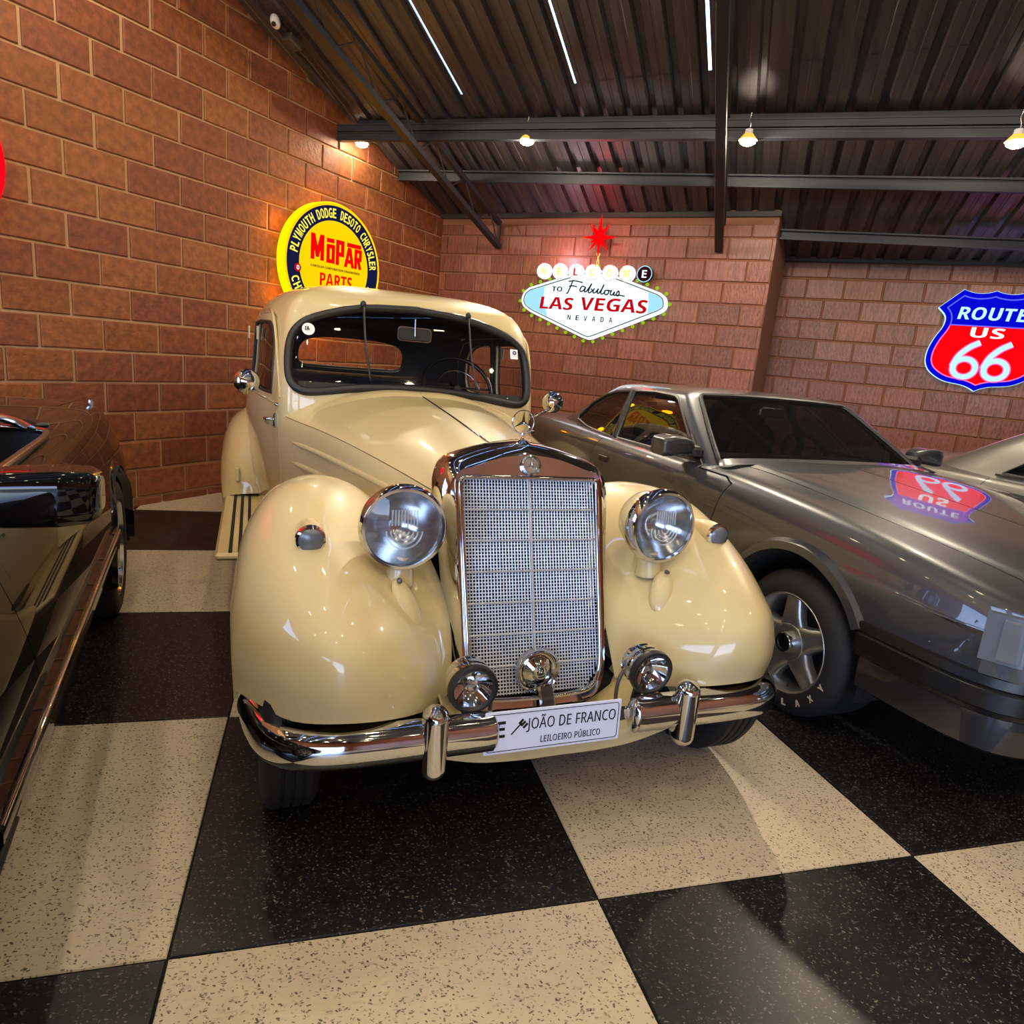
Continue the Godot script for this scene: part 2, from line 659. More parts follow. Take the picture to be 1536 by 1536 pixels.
func make_materials() -> void:
	mat("mortar_tan", Color(0.735, 0.585, 0.43), 0.95)
	mat("mortar_brown", Color(0.55, 0.38, 0.28), 0.9)
	var grain := noise("brick grain", 0.03, 0.72, 1.0, 5)
	var streak := noise("brick streaks", 0.02, 0.70, 1.0, 3)
	var bumps := noise("brick bump", 0.05, 0.0, 1.0, 4, 256, true, 3.0)
	var left := [Color(0.625, 0.37, 0.20), Color(0.60, 0.35, 0.185), Color(0.58, 0.325, 0.18), Color(0.645, 0.385, 0.21), Color(0.56, 0.31, 0.185)]
	var back := [Color(0.60, 0.36, 0.27), Color(0.57, 0.34, 0.26), Color(0.63, 0.38, 0.29), Color(0.53, 0.32, 0.25), Color(0.61, 0.40, 0.33)]
	for i in 5:
		for w in 2:
			var m := mat(("left_brick_%d" if w == 0 else "back_brick_%d") % i, left[i] if w == 0 else back[i], 0.62 if w == 0 else 0.42)
			m.albedo_texture = grain if w == 0 else streak
			m.uv1_triplanar = true
			m.uv1_world_triplanar = true
			m.uv1_scale = Vector3(1.7, 1.7, 1.7) if w == 0 else Vector3(7.0, 0.9, 7.0)
			m.uv1_offset = Vector3(0.37 * i, 0.21 * i, 0.13 * i)
			m.normal_enabled = true
			m.normal_texture = bumps
			m.normal_scale = 0.5
	var sheet := mat("roof_sheet", Color(0.37, 0.355, 0.37), 0.42, 0.3)
	sheet.albedo_texture = noise("sheet stain", 0.01, 0.7, 1.0, 4)
	sheet.uv1_triplanar = true
	sheet.uv1_world_triplanar = true
	sheet.uv1_scale = Vector3(3.0, 0.4, 0.4)
	mat("steel_paint", Color(0.15, 0.165, 0.21), 0.5)
	mat("steel_dark", Color(0.14, 0.14, 0.155), 0.55)
	mat("conduit", Color(0.30, 0.27, 0.24), 0.5)
	mat("chrome", Color(0.86, 0.87, 0.88), 0.05, 1.0)
	mat("chrome_soft", Color(0.74, 0.76, 0.78), 0.16, 1.0)
	mat("alloy", Color(0.60, 0.60, 0.59), 0.32, 0.85)
	mat("rubber", Color(0.06, 0.06, 0.065), 0.7)
	mat("rubber_trim", Color(0.08, 0.08, 0.085), 0.45)
	mat("black_plastic", Color(0.05, 0.05, 0.055), 0.4)
	mat("dark_void", Color(0.02, 0.02, 0.02), 0.9)
	mat("white_enamel", Color(0.92, 0.92, 0.93), 0.3)
	mat("bolt", Color(0.5, 0.5, 0.52), 0.35, 0.9)
	paint("cream_paint", Color(0.79, 0.715, 0.515), 0.42, 0.0, 0.03)
	mat("cream_patch", Color(0.83, 0.80, 0.64), 0.6)
	paint("grey_paint", Color(0.225, 0.235, 0.25), 0.38, 0.5, 0.02)
	paint("silver_paint", Color(0.52, 0.51, 0.48), 0.35, 0.5, 0.03)
	paint("black_paint", Color(0.02, 0.02, 0.022), 0.3, 0.0, 0.015).metallic_specular = 0.1
	mat("letter_grey", Color(0.72, 0.66, 0.56), 0.6)
	paint("dark_paint", Color(0.13, 0.13, 0.135), 0.35, 0.3, 0.03)
	mat("bumper_black", Color(0.045, 0.045, 0.05), 0.3)
	glass("clear_glass", Color(0.02, 0.02, 0.02), 0.03)
	glass("tint_glass", Color(0.06, 0.06, 0.06), 0.74)
	glass("lens_glass", Color(0.5, 0.55, 0.6), 0.10)
	floor_material("floor_beige", Color(0.77, 0.715, 0.61), Color(0.30, 0.25, 0.20), 7500, 0)
	floor_material("floor_black", Color(0.095, 0.09, 0.09), Color(0.46, 0.44, 0.41), 6500, 1)

func floor_material(called: String, base: Color, fleck: Color, count: int, sd: int) -> void:
	var r := RandomNumberGenerator.new()
	r.seed = 77 + sd
	var n := 1024
	var im := Image.create(n, n, false, Image.FORMAT_RGB8)
	im.fill(base)
	# soft mottling, then many small flecks of mixed tone lying mostly one way
	for k in 2600:
		var c := base.lerp(fleck, r.randf_range(0.03, 0.13)) if r.randf() < 0.6 else base.lightened(r.randf_range(0.01, 0.06))
		var x := r.randi_range(0, n - 1); var y := r.randi_range(0, n - 1)
		im.fill_rect(Rect2i(x, y, r.randi_range(4, 20), r.randi_range(2, 8)), c)
	for k in count:
		var p := Vector2(r.randf() * n, r.randf() * n)
		var a := r.randfn(0.45, 0.75)
		var len := r.randf_range(0.5, 6.0) * (1.6 if r.randf() < 0.15 else 1.0)
		var wd := r.randi_range(2, 4)
		var c := base.lerp(fleck, r.randf_range(0.25, 1.0))
		var d := Vector2(cos(a), sin(a))
		var s := 0.0
		while s < len:
			im.fill_rect(Rect2i(int(p.x + d.x * s), int(p.y + d.y * s), wd, maxi(2, wd - 1)), c)
			s += 2.0
	var m := mat(called, Color.WHITE, 0.42)
	m.albedo_texture = ImageTexture.create_from_image(im)
	m.roughness_texture = noise("floor wear", 0.012, 0.7, 1.0, 4)
	m.metallic_specular = 0.45

# ---------------------------------------------------------------- room
const GX := Vector3(0.74065939, 0, -0.67188069)
const GZ := Vector3(0.67188069, 0, 0.74065939)
const GO := Vector3(3.50924435, 0, 6.16876894)
const ROOM_X := 11.0
const ROOM_Z := 13.0
const SLOPE := 0.293
const WA := 7.7
const WB := 10.9

func roof_y(z: float) -> float:
	return 2.815 + SLOPE * z

func build_room() -> void:
	build_floor()
	var rng := RandomNumberGenerator.new()
	rng.seed = 5
	# left wall: plane x = 0, seen from +x; courses of tan-jointed blocks
	var wl := structure("wall_left", "brick side wall under the sloping roof")
	# beyond the view the wall is open to daylight between WA and WB
	for q in [[-1.2, WA, -0.3, 9.0], [WB, ROOM_Z + 0.2, -0.3, 9.0], [WA, WB, -0.3, 0.35], [WA, WB, 3.0, 9.0]]:
		var poly := PackedVector2Array([Vector2(q[0], q[2]), Vector2(q[1], q[2]), Vector2(q[1], minf(q[3], roof_y(q[1]) + 0.05)), Vector2(q[0], minf(q[3], roof_y(q[0]) + 0.05))])
		put("wall_core", moved(plate(poly, 0.2), Transform3D(Basis(Vector3(0, 0, 1), Vector3(0, 1, 0), Vector3(-1, 0, 0)), Vector3(-0.012, 0, 0))), mats.mortar_tan, wl)
	var bm := brick_mesh(0.388, 0.194)
	var far := []
	for k in range(-1, 20):
		var y := 0.166 + 0.2098 * (k - 1)
		var shift := 0.0 if k % 2 == 0 else 0.2045
		for j in range(-1, 33):
			var z := 0.12 + shift + 0.409 * j
			if z < -0.1 or y + 0.1 < 0.02 or y - 0.08 > roof_y(z):
				continue
			if z > WA - 0.2 and z < WB + 0.2 and y > 0.28 and y < 3.1:
				continue
			var x := xf(Vector3(0, y, z), Basis(Vector3(0, 0, -1), Vector3(0, 1, 0), Vector3(1, 0, 0)))
			x.origin += Vector3(rng.randf_range(-0.002, 0.002), rng.randf_range(-0.002, 0.002), rng.randf_range(-0.003, 0.003))
			if z < 5.4:
				put_mesh("brick", bm, mats["left_brick_%d" % rng.randi_range(0, 4)], wl, x)
			else:
				far.append(x)
	brick_mass(far, bm, mats.left_brick_1, wl)
	# back wall: plane z = 0, up to the outer corner at x = 3.655
	var wb := structure("wall_back", "brick end wall behind the lit signs")
	put("wall_core", moved(rbox(Vector3(3.66, 2.84, 0.9), 0.002), xf(Vector3(1.823, 1.42, -0.462))), mats.mortar_brown, wb)
	var bb := brick_mesh(0.384, 0.187)
	for k in range(0, 14):
		var y := 0.0895 + 0.2005 * k
		var h := 1.0
		if k == 13:
			h = 0.58
			y -= 0.04
		var first := 0.1 if k % 2 == 0 else 0.295
		var x0 := 0.004
		var e := first
		while x0 < 3.655:
			var x1 := minf(e, 3.655)
			if x1 - x0 > 0.03:
				brick_at(wb, bb, 0.384, Vector3((x0 + x1) / 2, y, 0), x1 - x0 - 0.012, h, "back_brick_%d" % rng.randi_range(0, 4), Basis.IDENTITY)
			x0 = x1
			e = x1 + 0.3925
	# short return of the corner (slightly splayed) and the recessed wall beyond
	var wc := structure("wall_recess", "brick wall set back behind the highway shield sign")
	put("wall_core", moved(rbox(Vector3(7.6, 2.62, 0.2), 0.002), xf(Vector3(7.3, 1.29, -1.012))), mats.mortar_brown, wc)
	var a := Vector3(3.655, 0, 0.0); var b := Vector3(3.585, 0, -0.9)
	var rd := (a - b).normalized()
	var rn := Vector3(rd.z, 0, -rd.x)
	var rb := Basis(-rd, UP, rn)
	for k in range(0, 14):
		var y := 0.0895 + 0.2005 * k
		var cuts := [0.0, 0.19, 0.58, 0.9] if k % 2 == 0 else [0.0, 0.38, 0.77, 0.9]
		for j in 3:
			var p: Vector3 = a + (b - a).normalized() * ((cuts[j] + cuts[j + 1]) * 0.5) + UP * y
			brick_at(wb, bb, 0.384, p, cuts[j + 1] - cuts[j] - 0.012, 0.58 if k == 13 else 1.0, "back_brick_%d" % rng.randi_range(0, 4), rb)
	var br := brick_mesh(0.344, 0.187)
	for k in range(0, 13):
		var y := 0.056 + 0.2015 * k
		var h := 1.0
		if k == 12:
			h = 0.75; y -= 0.02
		var x0 := 3.60
		var e := 3.735 if k % 2 == 0 else 3.90
		while x0 < 10.9:
			var x1 := minf(e, 11.0)
			brick_at(wc, br, 0.344, Vector3((x0 + x1) / 2, y, -0.9), x1 - x0 - 0.012, h, "back_brick_%d" % rng.randi_range(0, 4), Basis.IDENTITY)
			x0 = x1
			e = x1 + 0.353
	# the hall goes on to the right and behind the viewer: plain walls with a wide open doorway to daylight
	var wr := structure("wall_right", "plain side wall")
	put("wall_core", moved(rbox(Vector3(0.2, 7.0, ROOM_Z + 1.4), 0.002), xf(Vector3(ROOM_X + 0.1, 3.5, ROOM_Z / 2 - 0.5))), mats.back_brick_0, wr)
	var wf := structure("wall_front", "front wall with open doorways")
	for bx in [[0.0, 1.2, 0.0, 7.0], [4.6, 5.6, 0.0, 7.0], [10.2, 11.2, 0.0, 7.0], [1.2, 4.6, 3.2, 7.0], [5.6, 10.2, 3.2, 7.0]]:
		put("wall_core", moved(rbox(Vector3(bx[1] - bx[0], bx[3] - bx[2], 0.2), 0.002), xf(Vector3((bx[0] + bx[1]) / 2, (bx[2] + bx[3]) / 2, ROOM_Z + 0.1))), mats.left_brick_1, wf)

func brick_mesh(w: float, h: float) -> ArrayMesh:
	# face towards +z at z = 0.008, body behind
	var t := T.new()
	var b := 0.006
	var f := [Vector3(-w / 2 + b, -h / 2 + b, 0.004), Vector3(w / 2 - b, -h / 2 + b, 0.004), Vector3(w / 2 - b, h / 2 - b, 0.004), Vector3(-w / 2 + b, h / 2 - b, 0.004)]
	var e := [Vector3(-w / 2, -h / 2, -0.002), Vector3(w / 2, -h / 2, -0.002), Vector3(w / 2, h / 2, -0.002), Vector3(-w / 2, h / 2, -0.002)]
	t.quad(f[0], f[1], f[2], f[3])
	for i in 4:
		var j := (i + 1) % 4
		t.quad(e[i], e[j], f[j], f[i])
		t.quad(e[i] - Vector3(0, 0, 0.04), e[j] - Vector3(0, 0, 0.04), e[j], e[i])
	t.quad(e[0] - Vector3(0, 0, 0.04), e[1] - Vector3(0, 0, 0.04), e[2] - Vector3(0, 0, 0.04), e[3] - Vector3(0, 0, 0.04))
	return mesh_of(outward(t, Vector3(0, 0, -0.02)), null)

func brick_at(wall: Node3D, bm: ArrayMesh, full: float, p: Vector3, w: float, h: float, m: String, b: Basis) -> void:
	if w < 0.02:
		return
	put_mesh("brick", bm, mats[m], wall, Transform3D(b * Basis.from_scale(Vector3(w / full, h, 1)), p))

func brick_mass(xs: Array, bm: ArrayMesh, m: Material, wall: Node3D) -> void:
	var mm := MultiMesh.new()
	mm.transform_format = MultiMesh.TRANSFORM_3D
	mm.mesh = bm
	mm.instance_count = xs.size()
	for i in xs.size():
		mm.set_instance_transform(i, xs[i])
	var o := MultiMeshInstance3D.new()
	o.name = "bricks_beyond"
	o.multimesh = mm
	o.material_override = m
	o.set_meta("kind", "stuff")
	wall.add_child(o, true)

func build_floor() -> void:
	var fl := structure("floor", "chequered floor of large speckled beige and black tiles")
	put("floor_slab", moved(rbox(Vector3(ROOM_X + 1.0, 0.2, ROOM_Z + 2.4), 0.002), xf(Vector3(ROOM_X / 2, -0.106, ROOM_Z / 2 - 0.3))), mats.dark_void, fl)
	var variants := []
	for rot in 4:
		var st := SurfaceTool.new()
		st.begin(Mesh.PRIMITIVE_TRIANGLES)
		var h := 0.4975
		var c := 0.002
		var pts := [Vector3(-h + c, 0, -h + c), Vector3(h - c, 0, -h + c), Vector3(h - c, 0, h - c), Vector3(-h + c, 0, h - c)]
		var low := [Vector3(-h, -0.004, -h), Vector3(h, -0.004, -h), Vector3(h, -0.004, h), Vector3(-h, -0.004, h)]
		for q in [[0, 1, 2], [0, 2, 3]]:
			for i in q:
				st.set_normal(UP)
				st.set_uv(Vector2(pts[i].x + 0.5, pts[i].z + 0.5).rotated(PI * (rot % 2)) + Vector2(0.31, 0.17) * rot)
				st.add_vertex(pts[i])
		for i in 4:
			var j := (i + 1) % 4
			var nn: Vector3 = (low[i] + low[j]).normalized()
			nn.y = 0.7
			for q in [low[i], low[j], pts[j], low[i], pts[j], pts[i]]:
				st.set_normal(nn.normalized())
				st.set_uv(Vector2(q.x + 0.5, q.z + 0.5))
				st.add_vertex(q)
		variants.append(st.commit())
	var k := 0
	for i in range(-8, 10):
		for j in range(-9, 8):
			var c := GO + GX * (i + 0.5) + GZ * (j + 0.5)
			if c.x < -0.75 or c.x > ROOM_X + 0.7 or c.z < -1.65 or c.z > ROOM_Z + 0.7:
				continue
			k += 1
			put_mesh("floor_tile", variants[k % 4], mats.floor_black if (i + j) % 2 != 0 else mats.floor_beige, fl, Transform3D(Basis(GX, UP, GZ), c))

# ---------------------------------------------------------------- roof
const RIB := 0.1985
const SKEW := 0.12

func build_roof() -> void:
	var c := structure("ceiling", "dark corrugated metal roof")
	# the ribs run down the slope, slightly askew to the walls
	var d := Vector3(SKEW, SLOPE, 1.0)
	var upn := Vector3(0, 1, -SLOPE).normalized()
	var slits := [17, 23, 28]
	# two lengths of sheet, the upper lapped over the lower on the big purlin
	for part in 2:
		var za := -1.35 if part == 0 else 1.72
		var zb := 1.80 if part == 0 else ROOM_Z + 0.4
		var x_at := 1.1635
		for s in range(-4, 13):
			# a sheet of five ribs
			var t := T.new()
			for r in 5:
				var idx := s * 5 + r
				var x0 := x_at + RIB * (idx - 5)
				var gap := 0.0
				if part == 1 and r == 0 and s in [1, 2, 3]:
					gap = 0.016 if s < 3 else 0.022
				rib(t, x0, za, zb, 0.004 if part == 1 else 0.0, gap)
			put("roof_sheet", t, mats.roof_sheet, c)
	for z in [[0.86, 0.10, -0.15, 8.6], [3.55, 0.14, -0.15, 11.2], [4.6, 0.14, -0.15, 11.2], [6.2, 0.14, -0.15, 11.2], [8.0, 0.14, -0.15, 11.2], [10.0, 0.14, -0.15, 11.2]]:
		purlin(c, z[0], z[1], z[2], z[3], roof_y(z[0]) - 0.103 if z[0] < 1.0 else roof_y(z[0]) - 0.143)
	purlin(c, 0.12, 0.09, 3.5, 10.8, roof_y(0.12) - 0.155)
	# the heavy channel and the slim rail in front of it that carries the lamps
	var h := structure("trim_1", "steel channel beam across the roof")
	for o in [[0.0, 0.066], [0.076, 0.056]]:
		var sec := PackedVector2Array([Vector2(-0.03, 0), Vector2(0.03, 0), Vector2(0.03, 0.016), Vector2(0.022, 0.016), Vector2(0.022, o[1] - 0.01), Vector2(0.03, o[1] - 0.01), Vector2(0.03, o[1]), Vector2(-0.03, o[1])])
		var p0 := Vector3(-0.12, 3.073 + o[0], 1.767); var k := -0.078
		put("channel", sweep(sec, PackedVector3Array([p0, p0 + Vector3(11.0, SLOPE * k * 11.0, k * 11.0)])), mats.steel_paint, h)
	var q := Vector3(0.10, roof_y(1.60) - 0.030, 1.60)
	put("rail", box_between(q, q + Vector3(10.8, SLOPE * -0.078 * 10.8, -0.078 * 10.8), 0.055, 0.05), mats.steel_paint, h)
	# flashing under the sheets along the walls
	var fs := structure("trim_2", "dark flashing where roof meets brick")
	put("flashing", moved(rbox(Vector3(3.7, 0.05, 0.02), 0.003), xf(Vector3(1.82, 2.80, 0.012))), mats.steel_dark, fs)
	put("flashing", moved(rbox(Vector3(7.2, 0.05, 0.02), 0.003), xf(Vector3(7.2, 2.555, -0.885))), mats.steel_dark, fs)
	truss(c, Vector3(0.778, 2.478, 0.03), 0.038, 0.07)
	truss(c, Vector3(3.158, 2.478, 0.03), 0.148, 0.075)
	truss(c, Vector3(6.0, 2.467, -0.8), 0.12, 0.075)
	truss(c, Vector3(8.6, 2.467, -0.8), 0.12, 0.075)

func rib(t: T, x0: float, za: float, zb: float, lift_by: float, gap: float) -> void:
	# pan then a raised rib; x0 is measured where z = 0.7
	var prof := [Vector2(gap, 0), Vector2(0.052, 0.0), Vector2(0.058, 0.004), Vector2(0.074, 0.004), Vector2(0.08, 0.0), Vector2(0.127, 0.0), Vector2(0.144, 0.038), Vector2(0.181, 0.038), Vector2(RIB, 0.0)]
	var n := 2
	var zs := [za, (za + zb) / 2, zb]
	for i in 2:
		for k in prof.size() - 1:
			var pts := []
			for e in [[i, k], [i, k + 1], [i + 1, k + 1], [i + 1, k]]:
				var z: float = zs[e[0]]
				var p: Vector2 = prof[e[1]]
				pts.append(Vector3(x0 + p.x + SKEW * (z - 0.7), roof_y(z) + p.y + lift_by, z))
			t.quad(pts[0], pts[1], pts[2], pts[3])
	for k in prof.size() - 1:
		pass

func purlin(c: Node3D, z: float, h: float, x0: float, x1: float, y: float) -> void:
	var sec := PackedVector2Array([Vector2(-0.025, 0), Vector2(0.025, 0), Vector2(0.025, 0.014), Vector2(-0.019, 0.006), Vector2(-0.019, h - 0.006), Vector2(0.025, h - 0.014), Vector2(0.025, h), Vector2(-0.025, h)])
	var k := -0.078
	put("purlin", sweep(sec, PackedVector3Array([Vector3(x0, y + SLOPE * k * x0, z + k * x0), Vector3(x1, y + SLOPE * k * x1, z + k * x1)])), mats.steel_paint, c)

func truss(c: Node3D, foot: Vector3, skew: float, w: float) -> void:
	var d := Vector3(skew, SLOPE + 0.002, 1.0)
	var length := 6.2
	var top := foot + Vector3(0, 0.235, 0)
	var o := Node3D.new()
	o.name = numbered("truss", c)
	c.add_child(o, true)
	put("bottom_chord", box_between(foot, foot + d * length, w, 0.05), mats.steel_dark, o)
	put("top_chord", box_between(top + Vector3(0, 0, 0.02), top + d * length, w * 0.8, 0.045), mats.steel_dark, o)
	put("end_post", box_between(foot + Vector3(0, 0, 0.02), top + Vector3(0, 0, 0.02), 0.03, 0.03, 0.002, Vector3.BACK), mats.steel_dark, o)
	var n := 22
	for i in n:
		var a := foot + d * (length * i / n) if i % 2 == 0 else top + d * (length * i / n)
		var b := top + d * (length * (i + 1) / n) if i % 2 == 0 else foot + d * (length * (i + 1) / n)
		put("lattice_bar", tube(PackedVector3Array([a, b]), 0.007, 6), mats.steel_dark, o)

# ---------------------------------------------------------------- lamps and camera under the roof
func build_lamps() -> void:
	var place := ["end of the rail beside the side wall", "rail above the lit diamond sign", "rail beside the middle truss", "far end of the rail above the highway shield"]
	var at := [Vector3(0.135, 3.105, 1.60), Vector3(1.83, 3.045, 1.60), Vector3(3.575, 2.96, 1.60), Vector3(5.165, 2.872, 1.60)]
	for i in 4:
		var o := lamp(at[i], "glowing spot lamp hanging from the " + place[i], [0.04, 0.12, 0.12, 0.08][i])
		var s := SpotLight3D.new()
		s.name = "spot_beam"
		s.light_color = Color(1.0, 0.93, 0.82)
		s.light_energy = [1.5, 7.5, 5.5, 3.0][i]
		s.light_size = 0.045
		s.spot_range = 30.0
		s.spot_attenuation = 2.0
		s.spot_angle = 42.0
		s.spot_angle_attenuation = 0.5
		s.shadow_enabled = true
		s.transform = frame(Vector3(0, -0.025, 0), at[i] - Vector3([2.6, 3.6, 4.6, 5.6][i], 0.0, [4.2, 5.6, 5.4, 4.6][i]))
		o.add_child(s)
	# the rows over the viewer
	for row in [[4.4, 0.065], [5.9, 0.070], [7.4, 0.08], [9.0, 0.09], [10.6, 0.09]]:
		for i in 6:
			var x := 0.8 + 1.75 * i
			var z: float = row[0]
			lamp(Vector3(x, roof_y(z) - 0.45, z), "round spot lamp in a row hung over the aisle, outside the view", row[1] * (0.6 if i > 3 else 1.0), "aisle spot lamps")
	var cs := thing("security_camera", "white dome security camera under the roof by the side wall", "camera", xf(Vector3(0.265, 3.572, 2.775)))
	put("housing", moved(ball(Vector3(0.036, 0.05, 0.036)), xf(Vector3.ZERO, Basis(Vector3(1, 0, 0), 0.5))), mats.white_enamel, cs)
	put("lens", moved(ball(Vector3(0.017, 0.017, 0.017), 14), xf(Vector3(0.012, -0.028, 0.026))), mats.black_plastic, cs)
	put("bracket", box_between(Vector3(0, 0.02, -0.01), Vector3(0, 0.0, -0.09), 0.03, 0.03, 0.003, Vector3.BACK), mats.steel_dark, cs)
	var cd := tag(put("conduit_pipe", tube(spline([Vector3(0.235, roof_y(2.49) - 0.05, 2.49), Vector3(0.21, roof_y(2.3) - 0.04, 2.3), Vector3(0.12, roof_y(1.74) - 0.04, 1.74), Vector3(0.135, roof_y(1.66) - 0.07, 1.66)], 5), 0.011, 8), mats.conduit), "brown conduit pipe running down the roof from the dome camera", "pipe")
	var jb := tag(put("junction_box", moved(rbox(Vector3(0.09, 0.06, 0.14), 0.01), xf(Vector3(0.245, roof_y(2.58) - 0.055, 2.58), Basis(Vector3(1, 0, 0), -0.285))), mats.conduit), "dark junction box on the roof below the dome camera", "junction box")

func lamp(p: Vector3, label: String, energy: float, group := "") -> Node3D:
	var o := thing("spot_lamp", label, "lamp", xf(p), group)
	if not mats.has("lamp_glow"):
		glow("lamp_glow", Color(1.0, 0.92, 0.74), 45.0)
		glow("lamp_shade", Color(1.0, 0.72, 0.22), 0.9, Color(0.8, 0.7, 0.4))
	put("hook", tube(spline([Vector3(0.0, 0.055, 0), Vector3(0.004, 0.09, 0), Vector3(-0.006, 0.12, 0.0), Vector3(0.0, 0.165, 0)], 4), 0.005, 8), mats.chrome_soft, o)
	put("cap", lathe_y([Vector2(0.014, 0.062), Vector2(0.026, 0.058), Vector2(0.028, 0.034), Vector2(0.032, 0.028)], 20), mats.white_enamel, o)
	put("shade", lathe_y([Vector2(0.030, 0.03), Vector2(0.060, -0.006), Vector2(0.064, -0.012), Vector2(0.060, -0.012), Vector2(0.028, 0.026)], 24), mats.lamp_shade, o)
	put("bulb", lathe_y([Vector2(0.0, 0.02), Vector2(0.024, 0.016), Vector2(0.056, -0.012), Vector2(0.052, -0.030), Vector2(0.032, -0.042), Vector2(0.0, -0.046)], 24), mats.lamp_glow, o)
	var l := OmniLight3D.new()
	l.name = "lamp_light"
	l.light_color = Color(1.0, 0.93, 0.82)
	l.light_energy = energy * LAMP
	l.light_size = 0.03
	l.omni_range = 30.0
	l.omni_attenuation = 2.0
	l.shadow_enabled = true
	l.position = Vector3(0, -0.02, 0)
	o.add_child(l)
	return o

const LAMP := 10.0

func lathe_y(prof: Array, segs := 24, deg := 40.0) -> T:
	return moved(lathe(prof, segs, deg), Transform3D(Basis(Vector3(1, 0, 0), Vector3(0, 0, -1), Vector3(0, 1, 0)), Vector3.ZERO))

# ---------------------------------------------------------------- lit signs
func panel_light(o: Node3D, x: Transform3D, w: float, h: float, c: Color, e: float) -> void:
	var l := AreaLight3D.new()
	l.name = "panel_light"
	l.area_size = Vector2(w, h)
	l.light_color = c
	l.light_energy = e
	l.area_range = 20.0
	l.area_attenuation = 2.0
	l.shadow_enabled = true
	l.transform = x * xf(Vector3.ZERO, Basis(UP, PI))
	o.add_child(l)

func build_signs() -> void:
	glow("sign_yellow", Color(1.0, 0.80, 0.01), 1.05, Color(0.02, 0.02, 0.02))
	glow("sign_yellow_side", Color(1.0, 0.78, 0.01), 1.5, Color(0.02, 0.02, 0.02))
	glow("sign_navy", Color(0.10, 0.13, 0.32), 0.55, Color(0.02, 0.02, 0.02))
	glow("sign_letter_yellow", Color(1.0, 0.92, 0.30), 1.1, Color(0.02, 0.02, 0.02))
	glow("sign_red", Color(0.95, 0.01, 0.02), 0.95, Color(0.02, 0.02, 0.02))
	glow("sign_print", Color(0.30, 0.22, 0.02), 0.5, Color(0.02, 0.02, 0.02))
	diamond_sign()
	round_parts_sign()
	shield_sign()
	# the edge of a round red sign on the side wall, cut by the left border of the view
	var r := thing("round_sign", "round glowing red sign high on the side wall, only its rim in view", "sign", xf(Vector3(0.02, 2.11, 5.04), Basis(UP, PI / 2)))
	glow("sign_magenta", Color(1.0, 0.0, 0.09), 1.2, Color(0.02, 0.02, 0.02))
	put("case", lathe([Vector2(0.0, 0.0), Vector2(0.45, 0.0), Vector2(0.45, 0.075), Vector2(0.44, 0.085), Vector2(0.0, 0.085)], 64), mats.sign_magenta, r)
	put("rim_line", lathe([Vector2(0.385, 0.086), Vector2(0.395, 0.089), Vector2(0.405, 0.086)], 64), mats.white_enamel, r)
	panel_light(r, xf(Vector3(0, 0, 0.1)), 0.7, 0.7, Color(1.0, 0.05, 0.12), 0.04)

